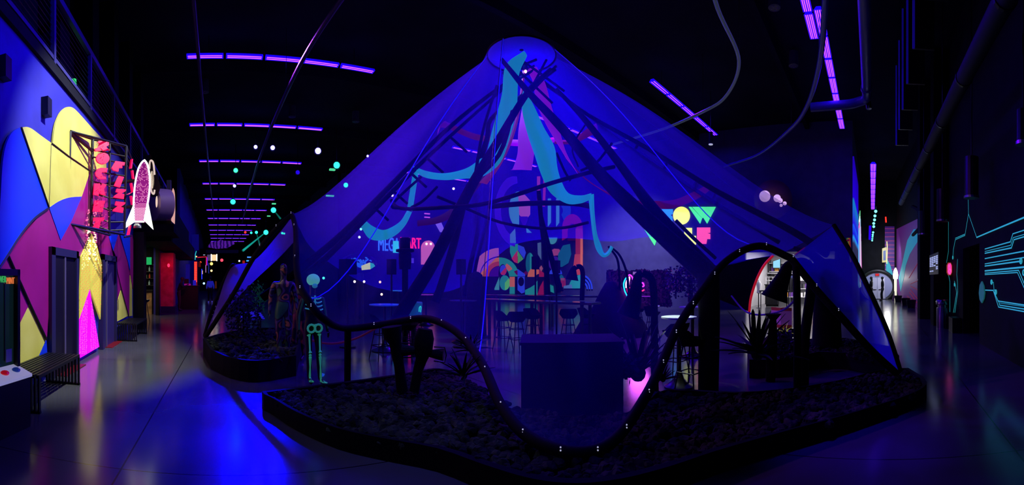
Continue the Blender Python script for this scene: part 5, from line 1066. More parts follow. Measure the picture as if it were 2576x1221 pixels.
plf, polyf = planter('long crescent planter of dark moss curving along the front rim of the tent', top_f, .2, 3000, 3, (.03, .06), hum)
planter('small triangular planter at the left foot of the tent', sm([(511, 852), (560, 838), (640, 826), (735, 826), (760, 838)], 3)+sm([(745, 895), (650, 908), (580, 900), (530, 880)], 3), .34, 500, 4)
planter('black curved planter inside the right side of the tent', [(1880, 870), (1960, 862), (2060, 850), (2130, 850), (2240, 872), (2262, 895), (2225, 905), (2130, 888), (2060, 885), (1960, 905), (1885, 905)], .3, 450, 6)

# ------------------------------------------------------------------ plants
M_leaf2 = noisy('agave_dark', (10, 16, 14), (22, 34, 26), 6, .6, spec=.3)
def agave(label, base, L, n, m=M_leaf2, spread=.55, seed=1, name='agave', lift=.35):
    R = random.Random(seed); t = thing(name, label, 'plant', base); b = Vector(base)
    for i in range(n):
        a = i*2.4+R.uniform(-.3, .3); l = L*R.uniform(.7, 1.05); el = R.uniform(lift, 1.35)
        d = Vector((cos(a)*cos(el), sin(a)*cos(el), sin(el))); s = Vector((-sin(a), cos(a), 0)); rows = []
        for k in range(7):
            q = k/6; p = b+d*l*q+Vector((0, 0, -.18*l*q*q)); wd = .035*(1-q)**.7*(L/.6)+.002
            rows.append([p-s*wd, p+Vector((0, 0, -wd*.5)), p+s*wd])
        mb = MB(); mb.grid(rows); mb.grid([[r[2], r[1]-Vector((0, 0, .006)), r[0]] for r in rows]); mb.build('leaf', m, t)
    MB().ball(b, L*.12, 8).build('heart', m, t); return t
agave('spiky dark agave beside the dark box in front of the table', Vector((W(1605, 905, 5.75).x, W(1605, 905, 5.75).y, .3)), .95, 22, seed=2)
agave('large spiky yucca in front of the shop at the right of the tent', W(1905, 890, 5.3), .75, 34, seed=4, lift=.1)
agave('small spiky shrub on the planter under the curling rim at center left', W(1165, 945, 4.6), .4, 26, seed=5, lift=.1)
agave('dark leafy tuft on the planter right behind the rim tube', W(1185, 880, 5.0), .3, 18, seed=8, lift=0)
agave('low spiky plant at the foot of the tent rim near the bright stool', W(1668, 955, 4.9), .28, 18, seed=9, lift=.1)
def bush(label, c, r, n, seed, m=M_leaf2, name='shrub', h=None):
    R = random.Random(seed); t = thing(name, label, 'plant', (c[0], c[1], c[2]))
    mb = MB()
    for i in range(n):
        u = Vector((R.gauss(0, 1), R.gauss(0, 1), R.gauss(0, 1))).normalized()*r*R.random()**.4; p = Vector(c)+Vector((u.x, u.y, u.z*(h or 1)+r*(h or 1)))
        d = Vector((R.uniform(-1, 1), R.uniform(-1, 1), R.uniform(-.4, 1))).normalized(); s = d.orthogonal().normalized(); l = .09*R.uniform(.6, 1.4)
        mb.add([p, p+d*l*.5+s*.03, p+d*l, p+d*l*.5-s*.03], [(0, 1, 2, 3)])
    mb.build('foliage', m, t, kind='stuff'); MB().cyl(c, Vector(c)+Vector((0, 0, r*1.2*(h or 1))), .02).build('stem', M_wood, t); return t
bush('round dark leafy shrub low beside the tall horn flower at right', WF(1965, 905, .3), .22, 420, 3, h=1.1)
bush('leafy shrub by the foot of the agave near the dark box', WF(1575, 955, .33), .16, 260, 5)
bush('tall dark shrub hung with glints in the left mouth of the tent', WF(612, 852, .3), .42, 700, 6, h=1.35)
bush('green-lit climbing plant behind the painted mannequin in the left mouth', WF(650, 812, .0), .3, 300, 8, m=mat('leaf_green', (30, 120, 60), .6, em=(10, 90, 50), es=.12), h=2.6)  # green glimmer painted into the leaves as a faint glow
for x, yb, yt, l, s in ((1700, 760, 690, 'dark reed plant against the far wall left of the tall pole trunk', 3), (1735, 760, 680, 'dark leafy plant against the far wall beside the tall pole trunk', 4)):
    bush(l, W(x, 752, 10.2), .3, 300, s, h=1.4)
def fl_horn(label, stem, bell, rs, rb, m=M_matte):
    t = thing('horn_flower', label, 'sculpture', (W(*stem[0]).x, W(*stem[0]).y, 0), 'arched horn flower sculptures')
    MB().tube(spline(WP(stem), 6), rs, 12).build('stem', m, t, smooth=True)
    P = spline(WP(bell), 6); n = len(P); MB().tube(P, [rs+(rb-rs)*(i/(n-1))**2.2 for i in range(n)], 18).build('bell', m, t, smooth=True); return t
fl_horn('black horn flower arching in front of the neon sign', [(1648, 985, 6.0), (1646, 900, 6.0), (1646, 780, 6.0), (1643, 720, 6.0), (1634, 696, 6.0), (1616, 688, 6.0)], [(1616, 688, 6.0), (1605, 696, 6.0), (1601, 720, 6.0), (1594, 755, 6.0), (1580, 795, 6.0)], .055, .17)
fl_horn('black horn flower arching in front of the shop', [(2022, 985, 6.1), (2024, 860, 6.1), (2040, 730, 6.1), (2040, 680, 6.1), (2022, 662, 6.1), (2000, 664, 6.1)], [(2000, 664, 6.1), (1982, 672, 6.1), (1972, 695, 6.1), (1958, 725, 6.1), (1948, 752, 6.1)], .075, .21)
fl_horn('slim upright black horn flower right of the shop kiosk', [(2005, 975, 5.4), (2006, 860, 5.4), (2005, 760, 5.4), (2003, 680, 5.4)], [(2003, 680, 5.4), (2003, 670, 5.4)], .05, .05)
fl_horn('small dark horn flower far behind by the wall', [(1380+84, 756, 12), (1466, 690, 12), (1460, 672, 12), (1450, 672, 12)], [(1450, 672, 12), (1442, 680, 12), (1438, 705, 12)], .07, .2)
fl_horn('dark horn flower between the neon sign and the tall trunk', [(1752-15, 760, 11), (1735, 700, 11), (1726, 678, 11), (1714, 680, 11)], [(1714, 680, 11), (1704, 700, 11), (1698, 730, 11)], .07, .22)
def cup_horn(label, pts, rad, n=18):
    t = thing('cup_flower', label, 'sculpture', (W(*pts[0]).x, W(*pts[0]).y, .3), 'cup flower posts')
    MB().tube(WP(pts), rad, n).build('cup', M_matte, t, smooth=True); return t
cup_horn('black goblet-shaped post on the front planter', [(1012, 985, 5.0), (1004, 920, 5.0), (995, 865, 5.0), (988, 845, 5.0), (985, 822, 5.0)], [.07, .062, .075, .11, .125])
cup_horn('black bulb-headed post beside the goblet-shaped post', [(1042, 985, 5.0), (1052, 930, 5.0), (1060, 905, 5.0), (1064, 880, 5.0), (1067, 850, 5.0), (1070, 828, 5.0)], [.06, .06, .07, .115, .12, .085])
cup_horn('slender dark cactus-like horn right of the yucca', [(1938, 960, 5.2), (1942, 880, 5.2), (1944, 830, 5.2), (1945, 805, 5.2), (1945, 790, 5.2)], [.06, .068, .055, .04, .105])
cup_horn('narrow dark spike flower behind the yucca leaves', [(1897, 900, 5.4), (1897, 850, 5.4), (1895, 800, 5.4), (1894, 785, 5.4), (1894, 778, 5.4)], [.03, .035, .03, .02, .005], 10)
for x, y, sx, l in ((1102, 892, 1, 'right of the bulb-headed post'), (1025, 882, -1, 'left of the bulb-headed post')):
    p = W(x, y, 5.0); t = thing('flood_lamp', 'black clamp flood lamp pointing outward '+l, 'lamp', p)
    d = (RT*sx*.9+Vector((0, 0, -.05))).normalized(); q = W(1058, 888, 5.0)
    MB().cyl(p-d*.1, p+d*.07, .045, .075, 14).build('shade', M_steel, t); MB().cyl(q, p-d*.1, .018).build('arm', M_black, t)
    MB().tube([p-d*.05+Vector((0, 0, .085)), p+d*.08+Vector((0, 0, .09)), p+d*.1, p+d*.08-Vector((0, 0, .09)), p-d*.05-Vector((0, 0, .085))], .008, 5).build('guard', M_steel, t)
t = thing('horn_lamp', 'tall dark cylinder lamp with a collar standing inside the tent before the store sign', 'lamp', WF(1019, 880))
c = WF(1019, 880); zq_ = lambda y: W(1019, y, sqrt(c.x**2+c.y**2)).z
MB().cyl((c.x, c.y, 0), (c.x, c.y, zq_(675)), .07).build('post', M_matte, t); MB().lathe((c.x, c.y, 0), [(.13, zq_(678)), (.145, zq_(660)), (.145, zq_(640)), (.12, zq_(636)), (.21, zq_(634)), (.21, zq_(628)), (.12, zq_(626)), (.12, zq_(600)), (.09, zq_(598))], 20).build('shade', M_matte, t, smooth=True)
t = thing('dark_dome', 'black dome-topped figure standing inside the tent left of the mural', 'sculpture', WF(1197, 850)); c = WF(1197, 850)
MB().lathe(c, [(.3, 0), (.28, .6), (.26, 1.1), (.24, 1.5), (.18, 1.72), (.08, 1.8), (0, 1.82)], 20).build('body', M_matte, t, smooth=True); MB().lathe(c, [(.33, 0), (.33, .06), (.29, .07)], 20).build('base', M_black, t)
t = thing('tree_sculpture', 'thick black tree trunk standing at the right inside the tent', 'sculpture', WF(2080, 905)); c = WF(2080, 905)
MB().lathe(c, [(.4, 0), (.3, .4), (.27, 1.0), (.27, 1.5), (.3, 1.9), (.18, 2.0)], 20).build('trunk', M_matte, t, smooth=True)
MB().tube([c+Vector((0, 0, 1.8)), c+Vector((.1, .3, 2.1)), c+Vector((.2, .7, 2.25))], [.13, .09, .04], 10).build('branch', M_matte, t, smooth=True)
for x, y, l in ((875, 690, 'dark speaker box on a stand behind the left rim of the tent'), (1400, 690, 'dark speaker on a thin stand before the mural'), (1347, 680, 'dark camera-like box on a post before the mural'), (985, 690, 'small dark box lamp on a post left of the tall cylinder lamp'), (1160, 690, 'dark speaker on a stand left of the dark dome')):
    d = 9.8 if x < 1300 else 11.6; c = W(x, y-18, d); t = thing('stand_speaker', l, 'speaker', (c.x, c.y, 0), 'dark boxes on stands inside the tent')
    wq = .24 if x == 875 else .13; MB().box(c, (wq*1.3, wq*1.2, .36), rz=.3).build('box', M_matte, t); MB().cyl((c.x, c.y, 0), c, .025).build('stand', M_black, t); MB().lathe((c.x, c.y, 0), [(.2, 0), (.2, .03), (.03, .05)], 14).build('foot', M_black, t)

# ------------------------------------------------------------------ tables, stools, boxes
M_top = mat('table_top_pale', (190, 200, 190), .25)
M_topd = mat('table_top_dark', (60, 60, 80), .2)
def hi_table(label, x, y, d, dia, m):
    c = W(x, y, d); t = thing('bar_table', label, 'table', (c.x, c.y, 0), 'round bar tables inside the tent')
    MB().lathe((c.x, c.y, c.z), [(dia*.4, -.03), (dia/2, -.02), (dia/2, 0), (0, 0)], 36).build('top', m, t); MB().cyl((c.x, c.y, .03), (c.x, c.y, c.z-.03), .035).build('stem', M_black, t)
    MB().lathe((c.x, c.y, 0), [(dia*.42, 0), (dia*.42, .02), (dia*.3, .05), (.08, .12), (.035, .25)], 28).build('base', M_steel, t, smooth=True); return t
hi_table('round bar table with a pale lit top between the agave and the thick trunk', 1708, 797, 6.2, .53, M_top)
hi_table('second pale-topped round bar table partly behind the rim tube', 1742, 772, 8.6, .55, M_top)
hi_table('round bar table with a blue top at the left of the tent', 968, 766, 9.3, .7, mat('top_blue', (70, 90, 200), .25, em=(30, 60, 210), es=.2))  # blue light on the top painted in as a faint glow
hi_table('round table with a pink-lit top far left of the tent centre', 1072, 741, 14.5, .62, mat('top_pink', (150, 50, 170), .25, em=(130, 30, 160), es=.3))  # pink light painted into this top as emission
hi_table('dark round table in front of the dark dome', 1165, 756, 10.6, .7, M_topd)
hi_table('small turquoise-edged table behind the blue-topped one', 1000, 731, 17, .6, mat('top_turq', (60, 160, 190), .25, em=(40, 140, 180), es=.4))  # this top also glows faintly, light put into its colour
hi_table('small pale-topped table beside the neon sign', 1650, 769, 9.0, .16, mat('top_lil', (200, 180, 240), .25, em=(170, 150, 240), es=.4))  # pale light on the top painted in as emission
def stool(label, loc, rz=0):
    t = thing('bar_stool', label, 'stool', loc, 'shell bar stools inside the tent')
    b = Vector(loc)
    rows = []
    for j in range(8):
        q = j/7; rows.append([b+Vector((.23*cos(a)*(1.0-.35*(1-q)), .22*sin(a)*(1.0-.35*(1-q)), .66+q*.1+(.14*q if sin(a+rz) < -.1 else .0)*min(1, 1.6*abs(sin(a+rz))))) for a in [k*2*pi/20 for k in range(20)]])
    mb = MB(); mb.grid(rows, True); mb.add(rows[0], [tuple(range(20))]); mb.build('seat_shell', M_matte, t, smooth=True)
    for a in range(4):
        c_, s_ = cos(a*pi/2+.6), sin(a*pi/2+.6); MB().cyl(b+Vector((.11*c_, .11*s_, .67)), b+Vector((.24*c_, .24*s_, 0)), .011, n=6).build('leg', M_black, t)
    for z, r in ((.28, .2), (.5, .165)): MB().tube([b+Vector((r*cos(a*pi/2+.6), r*sin(a*pi/2+.6), z)) for a in range(4)], .009, 6, closed=True).build('foot_rail', M_black, t)
    return t
s0 = stool('black shell stool in front of the pale-topped table', tuple(WF(1738, 985, 0)), 2.2)
pts = [(1700, 950, 'black shell stool behind the pale-topped table by the rim'), (958, 905, 'wire-legged stool in front of the blue-topped table'), (1022, 918, 'wire-legged stool with a blue-lit seat behind the goblet post'), (1045, 890, 'stool glimpsed above the rim between the two black posts'), (1265, 880, 'stool at the left end of the long table'), (1300, 885, 'second stool along the long table'),
       (1340, 872, 'third stool along the long table'), (1430, 870, 'stool under the middle of the long table'), (1475, 868, 'stool under the right half of the long table'), (1640, 860, 'black stool left of the horn flower stem'), (1605, 842, 'dark stool in the violet floor glow')]
for x, y, l in pts:
    q = WF(x, y); dup(s0, (q.x, q.y, 0), rnd.uniform(0, 6), l)
def long_table(label, A, B, wd, h):
    A = Vector(A); B = Vector(B); c = (A+B)/2; L_ = (B-A).length; an = atan2(B.y-A.y, B.x-A.x); t = thing('long_table', label, 'table', (c.x, c.y, 0), 'long high tables before the mural')
    MB().box((c.x, c.y, h), (L_, wd, .05), rz=an).build('top', mat('gloss_top', (40, 40, 60), .12), t); u = (B-A).normalized(); n = Vector((-u.y, u.x, 0))
    for s in (-.42, .0, .42):
        for k in (-.4, .4): q = c+u*L_*s+n*wd*k; MB().bb((q.x-.03, q.y-.03, 0), (q.x+.03, q.y+.03, h)).build('leg', M_black, t)
a, b = W(1225, 752, 11.5), W(1500, 768, 9.6); long_table('long high glossy table reflecting the mural, nearer one', (a.x, a.y, 0), (b.x, b.y, 0), .5, 1.04)
a, b = W(1225, 742, 14.5), W(1560, 746, 13.5); long_table('second long high table closer to the mural', (a.x, a.y, 0), (b.x, b.y, 0), .5, 1.04)
c1, c2 = W(1311, 868, 4.75), W(1568, 868, 4.85)
u = Vector((c2.x-c1.x, c2.y-c1.y, 0)); an = atan2(u.y, u.x); n = Vector((-u.y, u.x, 0)).normalized(); c = (c1+c2)/2+n*.35
bx_ = thing('platform_box', 'large plain dark box standing inside the front of the tent', 'box', (c.x, c.y, 0)); MB().box((c.x, c.y, c1.z/2), (u.length, .7, c1.z), rz=an).build('body', mat('box_navy', (26, 24, 44), .8, spec=.1), bx_)
MB().box((c.x, c.y, c1.z+.01), (u.length+.03, .73, .03), rz=an).build('lid', mat('box_lid', (24, 22, 40), .85, spec=.1), bx_)
q = WF(1560, 880); t = thing('lounge_chair', 'low dark chair with a curved pale edge behind the dark box', 'chair', (q.x, q.y, 0))
P = [W(1495, 862, 5.9), W(1530, 852, 5.9), (W(1555, 868, 5.8)), W(1568, 890, 5.8)]
rows = [[p+FT*k*.25-Vector((0, 0, .25*(k > 0))) for k in (-1, 0, 1)] for p in spline(P, 5)]
MB().grid(rows).build('shell', mat('shell_violet', (60, 40, 110), .4), t, smooth=True); MB().tube(spline(P, 5), .012, 6).build('edge', mat('edge_pale', (150, 90, 200), .4), t)
for k in (-.2, .2): MB().cyl(P[1]+RT*k, Vector((P[1].x+RT.x*k, P[1].y+RT.y*k, 0)), .02).build('leg', M_black, t)
t = thing('teal_bin', 'teal-lit translucent tub with a small curled handle seen above the rim', 'tub', W(1040, 785, 8.6)); c = W(1040, 797, 8.6)
MB().lathe(c, [(.17, 0), (.19, .28), (.18, .3)], 20).build('tub', mat('tub_teal', (30, 90, 130), .4, em=(15, 70, 130), es=.5), t); MB().tube(spline([W(1054, 785, 8.4), W(1055, 774, 8.4), W(1059, 772, 8.4), W(1058, 786, 8.4)], 4), .01, 5).build('handle', glow('tub_handle', (40, 220, 220), .9), t)  # teal light painted into tub and handle as emission, no lamp inside
MB().cyl((c.x, c.y, 0), c, .05).build('stand', M_black, t)
q = W(632, 803, 11); t = thing('slat_table', 'low slatted table lit blue in the left mouth of the tent', 'table', (q.x, q.y, 0))
for i in range(5): MB().prism([W(598+i*1+x_, 783+i*4.2, 11.6-i*.3) for x_ in (0, 56+i*2)]+[W(598+i+x_, 786.6+i*4.2, 11.4-i*.3) for x_ in (56+i*2, 0)], (0, 0, -.03)).build('slat', mat('slat_blue', (90, 90, 190), .35), t)
for x_ in (600, 655): p = W(x_, 795, 11.2); MB().cyl((p.x, p.y, 0), (p.x, p.y, p.z-.06), .03).build('leg', M_black, t)
# rope strung at left, chain at right, a faint glow painted into both
t = tag(MB().tube(spline(WP([(785, 857, 6.9), (805, 862, 6.9), (830, 865, 6.9), (860, 862, 6.9), (900, 850, 6.8), (935, 832, 6.6), (960, 817, 6.3)]), 5), .018, 8).build('rope', mat('rope_red', (110, 40, 60), .7, em=(90, 20, 60), es=.12)), 'reddish rope sagging below the left rim of the tent', 'rope')
t = tag(MB().tube(spline(WP([(1840, 745, 9), (1870, 780, 8.5), (1900, 792, 8), (1940, 790, 7.5), (1975, 778, 7), (2003, 752, 6)]), 5), .018, 8).build('rope', mat('rope_violet', (60, 40, 110), .7, em=(40, 20, 120), es=.12)), 'violet rope sagging in front of the shop opening', 'rope')
q = WF(805, 942); tag(MB().prism([WF(x, y, .004) for x, y in ((798, 942), (808, 939), (817, 942), (815, 947), (806, 950))], (0, 0, .004)).build('paper_scrap', mat('scrap', (60, 130, 170), .7, em=(30, 100, 140), es=.35)), 'pale teal scrap on the floor right of the skeleton figure', 'scrap')  # scrap's fluorescence put into its colour as a faint glow
# eye-shaped mirrored sculpture
t = thing('eye_sculpture', 'almond-shaped mirrored sculpture with a bright yellow window behind the left of the tent', 'sculpture', W(905, 662, 17)); c = W(903, 664, 17)
MB().ball(c, .8, 20, (1.0, .5, .55)).build('body', noisy('mirror_dark', (10, 10, 20), (40, 44, 60), 5, .2), t, smooth=True)
mb = MB()
for i in range(60):
    a = rnd.uniform(0, 2*pi); rr = rnd.uniform(.1, .85); x_ = 905+rr*34*cos(a); y_ = 660+rr*17*sin(a)
    mb.box(W(x_, y_, 16.35), (rnd.uniform(.04, .11), .03, rnd.uniform(.03, .07)), rz=.4, ry=.3)
mb.build('glint_chips', glow('chip', (40, 110, 255), .9), t, kind='stuff')  # mirror glints painted as small glowing blue chips
MB().prism([W(x, y, 16.2) for x, y in ((911, 669), (931, 661), (932, 678), (912, 680))], (0, .1, 0)).build('window', glow('eye_window', (220, 225, 140), .9), t); MB().prism([W(x, y, 16.2) for x, y in ((932, 661), (940, 664), (944, 670), (932, 678))], (0, .1, 0)).build('window', glow('eye_window2', (60, 200, 190), .7), t)
MB().cyl((c.x, c.y, 0), c, .2).build('plinth', M_black, t)
for x, y, c_, l in ((892, 709, (255, 230, 210), 'left one of two tiny warm lamps low at the left of the tent'), (916, 709, (255, 230, 210), 'right one of two tiny warm lamps low at the left of the tent'), (956, 710, (255, 190, 150), 'tiny warm lamp on the dark post left of the blue-topped table'), (960, 741, (255, 200, 170), 'tiny warm lamp lower on the dark post left of the blue-topped table'),
                  (908, 577, (120, 255, 230), 'small turquoise lamp under the low teal swag'), (904, 597, (190, 230, 255), 'tiny pale lamp below the turquoise lamp'), (814, 700, (60, 255, 190), 'small green lamp right of the skeleton head'), (801, 772, (170, 70, 255), 'tiny violet lamp at the waist of the skeleton figure'), (987, 492, (220, 200, 255), 'pinpoint lamp seen high in the left of the tent'), (1141, 475, (220, 200, 255), 'pinpoint lamp seen beside the dark poles')):
    tag(MB().ball(W(x, y, 16), .05, 8).build('point_lamp', glow('pq_%d_%d' % (x, y), c_, 2.5)), l, 'lamp')

# ------------------------------------------------------------------ neon sign on a hedge panel
t = thing('hedge_panel', 'free-standing dark hedge panel carrying a neon sign', 'panel', WF(1600, 752)); YH = 13.5
def wh(x, y, o=0): return W(x, y, 13.0-o)
MB().prism([wh(1530, 772), wh(1530, 684), wh(1683, 682), wh(1686, 772)], -FT*.3).build('panel', mat('hedge_core', (12, 14, 20), .95, spec=.05), t)
mb = MB()
for i in range(1500):
    x_, y_ = rnd.uniform(1528, 1688), rnd.uniform(680, 772); p = wh(x_, y_, rnd.uniform(0, .08)); s = rnd.uniform(.03, .07); a = rnd.uniform(0, 6)
    mb.add([p+RT*s*cos(a)+Vector((0, 0, s*sin(a))), p+RT*s*cos(a+2)+Vector((0, 0, s*sin(a+2)))+FT*.03, p+RT*s*cos(a+4)+Vector((0, 0, s*sin(a+4)))], [(0, 1, 2)])
mb.build('foliage', mat('hedge_leaf', (34, 28, 52), .8, spec=.1), t, kind='stuff')
ns = thing('neon_sign', 'round violet, pink and cyan neon sign of wing strokes hung on the dark hedge panel', 'neon sign', wh(1608, 715, .2))
def ntube(P, m, r=.022): MB().tube(spline([wh(x, y, .16) for x, y in P], 5), r, 6).build('neon_tube', m, ns)
NP, NW, NC, NR = glow('neon_violet', (200, 50, 255), 2.6), glow('neon_pinkwhite', (255, 190, 240), 2.4), glow('neon_cyan', (30, 190, 255), 2.2), glow('neon_red', (255, 40, 110), 2.2)
ntube([(1577, 745), (1571, 730), (1569, 715), (1573, 703), (1580, 695)], NC); ntube([(1580, 695), (1584, 692), (1590, 697), (1593, 708), (1592, 715)], NP); ntube([(1575, 725), (1575, 712), (1580, 701), (1585, 697)], NW); ntube([(1582, 722), (1582, 710), (1584, 700)], NW)
ntube([(1580, 738), (1578, 728), (1582, 724), (1586, 727), (1584, 735)], NR); ntube([(1633, 694), (1641, 705), (1645, 718), (1644, 732), (1638, 746)], NR); ntube([(1634, 695), (1639, 704), (1642, 717), (1640, 729)], NW); ntube([(1633, 693), (1638, 697), (1643, 707)], NC)
ntube([(1609, 731), (1616, 732), (1621, 729)], NR); ntube([(1612, 711), (1617, 713), (1620, 719), (1616, 722)], NP); ntube([(1616, 712), (1620, 714)], NP); ntube([(1596, 745), (1612, 746), (1640, 746)], glow('neon_dimviolet', (150, 40, 220), .9), .012)
MB().prism([wh(x, y, .15) for x, y in ((1592, 684), (1612, 685), (1612, 692), (1592, 691))], FT*.02).build('name_plate', mat('np', (70, 70, 90), .5, em=(120, 120, 150), es=.5), ns)
lamp('POINT', 'neon_sign_light', wh(1608, 716, .7), (0, 0, 0), 55, (.75, .1, 1), .3)

# ------------------------------------------------------------------ the shop behind
def shx(x, y, X=26.5): return WX(x, y, X)
t = thing('shop_shelving', 'white wall shelving of the lit shop seen through the tent', 'shelf', (27.4, 4, 0))
for z in (.4, .95, 1.5, 2.1, 2.65): MB().bb((27.2, 1.5, z), (27.75, 6.9, z+.04)).build('shelf_board', M_white, t)
for y in (1.5, 2.8, 4.1, 5.4, 6.86): MB().bb((27.2, y, 0), (27.75, y+.04, 3)).build('upright', mat('shop_grey', (90, 88, 95), .6), t)
pal = [(30, 30, 40), (200, 60, 50), (240, 240, 240), (60, 80, 200), (20, 20, 22), (220, 160, 60), (110, 60, 160), (25, 25, 30)]
k = 0
for z in (.44, .99, 1.54, 2.14):
    for i in range(16):
        c_ = rnd.choice(pal); y = 1.62+i*.33; h = rnd.uniform(.15, .38)
        if abs((y-1.5) % 1.3) < .15: continue
        tag(MB().bb((27.25, y, z), (27.5, y+rnd.uniform(.12, .26), z+h)).build('boxed_item', mat('item%d' % c_[0], c_, .6)), {30: 'dark', 200: 'red', 240: 'white', 60: 'blue', 20: 'black', 220: 'amber', 110: 'violet', 25: 'near-black'}[c_[0]]+' box, '+ORD[i]+' along the '+{.44: 'lowest', .99: 'second', 1.54: 'third', 2.14: 'top'}[z]+' stocked shop shelf', 'box', 'boxed goods on the shop shelving')
t = thing('shop_screen', 'pale blue lit screen high on the shop wall', 'screen', shx(1962, 665)); MB().prism([shx(x, y, 26.9) for x, y in ((1945, 658), (1962, 652), (1962, 674), (1945, 674))], (.05, 0, 0)).build('panel', glow('shop_scr', (150, 220, 255), 1.0), t); MB().prism([shx(x, y, 26.96) for x, y in ((1944, 657), (1963, 651), (1963, 675), (1944, 675))], (.2, 0, 0)).build('case', M_black, t)
t = thing('shop_rack', 'dark clothes rack with hanging garments in the lit shop', 'rack', (24.5, 5, 0))
mb = MB(); mb.cyl((24.4, 4.4, 0), (24.4, 4.4, 1.75), .03).cyl((24.4, 5.6, 0), (24.4, 5.6, 1.75), .03).cyl((24.4, 4.4, 1.72), (24.4, 5.6, 1.72), .025); mb.build('rail', M_black, t)
for i in range(8): tag(MB().box((24.4, 4.5+i*.14, 1.25), (.42, .07, .85)).build('garment', mat('garm%d' % (i % 3), ((20, 20, 24), (40, 38, 46), (26, 24, 40))[i % 3], .9)), 'dark garment, '+ORD[i]+' along the rail of the shop rack', 'garment', 'garments on the shop rack')
t = thing('shop_table', 'black table with thin legs standing in the shop entrance', 'table', (22.6, 5.4, 0)); MB().bb((22.3, 4.6, .92), (22.9, 6.3, .98)).build('top', M_black, t)
for x_, y_ in ((22.35, 4.65), (22.85, 4.65), (22.35, 6.25), (22.85, 6.25)): MB().bb((x_-.02, y_-.02, 0), (x_+.02, y_+.02, .92)).build('leg', M_black, t)
t = thing('kiosk', 'pale kiosk block with orange bands standing before the shop', 'kiosk', (0, 0, 0))
for y0, y1, m, nm in ((783, 818, mat('kiosk_pale', (215, 208, 190), .6), 'body'), (775, 783, mat('kiosk_orange', (190, 112, 44), .6), 'top_band'), (818, 826, MATS['kiosk_orange'], 'base_band')): MB().prism([W(x, y, 12.5) for x, y in ((1964, y1), (1964, y0), (1992, y0), (1992, y1))], -FT*.5).build(nm, m, t)
q = W(1978, 826, 12.5); t.location = (q.x, q.y, 0)
for ch in t.children: ch.data.transform(Matrix.Translation(Vector((-q.x, -q.y, 0))))
MB().cyl((q.x, q.y, 0), (q.x, q.y, q.z), .25).build('foot', M_black, t)
agave('bright yellow-leaved low plant at the foot of the kiosk', W(1975, 836, 11.6), .35, 14, mat('yel_leaf', (190, 190, 70), .6, em=(170, 170, 40), es=.35), seed=7, lift=.0); agave('bright yellow-leaved low plant right of the slim horn flower', W(2016, 834, 11.4), .28, 9, MATS['yel_leaf'], seed=9, lift=.1)  # leaf glow put into the colour, standing in for fluorescence
tag(MB().ball(W(2003, 824, 10), .05, 10).build('point_lamp', glow('violet_pt', (90, 40, 255), 2)), 'small violet lamp between the two yellow plants', 'lamp')

t = thing('display_cabinet', 'black display cabinet inside the lit shop beside the red rim arc', 'cabinet', (24.2, 5.9, 0)); MB().bb((24.0, 5.55, .1), (24.4, 6.3, 1.25)).build('body', M_black, t); MB().bb((23.97, 5.5, 1.25), (24.43, 6.35, 1.3)).build('top', M_steel, t); MB().bb((24.0, 5.6, 0), (24.35, 6.25, .1)).build('plinth', M_matte, t)
t = thing('grid_rack', 'pale grid rack standing on the black display cabinet in the shop', 'rack', (24.2, 5.9, 1.3))
for y in (5.6, 5.85, 6.1, 6.28): MB().bb((24.15, y, 1.3), (24.2, y+.03, 1.75)).build('upright', M_white, t)
for z in (1.5, 1.72): MB().bb((24.14, 5.6, z), (24.21, 6.31, z+.03)).build('rung', M_white, t)
t = thing('shop_ledge', 'long white ledge high on the shop wall above the boxes', 'shelf', (27.5, 6.2, 1.95)); MB().bb((27.0, 5.2, 1.98), (27.2, 6.92, 2.03)).build('board', M_white, t)
for y in (5.3, 6.8): MB().bb((27.1, y, 1.85), (27.2, y+.03, 1.98)).build('bracket', M_steel, t)
q = WF(1900, 786); t, = (thing('shop_mannequin', 'slim black and white shop mannequin near the red rim arc', 'mannequin', (22.4, 6.25, 0)),)
MB().lathe((22.4, 6.25, 0), [(.16, 0), (.16, .02), (.02, .04), (.02, .8)], 14).build('stand', M_chrome, t); MB().lathe((22.4, 6.25, 0), [(.02, .78), (.13, .85), (.1, 1.05), (.17, 1.35), (.06, 1.5), (.05, 1.56)], 16).build('torso', M_white, t, smooth=True)

q = W(1540, 750, 12.2); tag(MB().lathe((q.x, q.y, 0), [(1.15, 0), (.95, .35), (.6, .75), (.35, 1.25), (.2, 1.5), (0, 1.55)], 22).build('covered_heap', M_matte, smooth=True), 'dark cloth-covered heap sloping down left of the hedge panel', 'heap')

# ------------------------------------------------------------------ people and mannequins
def skin(name, chains, m, parent, sub=1, smooth=True, label=None):
    """chains: list of [(pos, radius), ...]; a chain may start at ('#', i, j): joint j of chain i. One mesh."""
    vs, es, rs, roots = [], [], [], []; idx = []
    for ch in chains:
        ids = []
        for k, q in enumerate(ch):
            if q[0] == '#': ids.append(idx[q[1]][q[2]]); continue
            vs.append(Vector(q[0])); rs.append(q[1] if isinstance(q[1], tuple) else (q[1], q[1])); ids.append(len(vs)-1)
            if k == 0: roots.append(ids[0])
        for a, b in zip(ids, ids[1:]): es.append((a, b))
        idx.append(ids)
    me = bpy.data.meshes.new(name); me.from_pydata(vs, es, []); me.materials.append(m)
    o = bpy.data.objects.new(name, me); COL.objects.link(o)
    o.modifiers.new('skin', 'SKIN').use_smooth_shade = smooth
    sv = me.skin_vertices[0].data
    for i, r in enumerate(rs): sv[i].radius = r; sv[i].use_root = i in roots
    s = o.modifiers.new('sub', 'SUBSURF'); s.levels = sub; s.render_levels = sub
    if parent: o.parent = parent
    if label: o['label'] = label
    return o
def V(*a): return Vector(a)
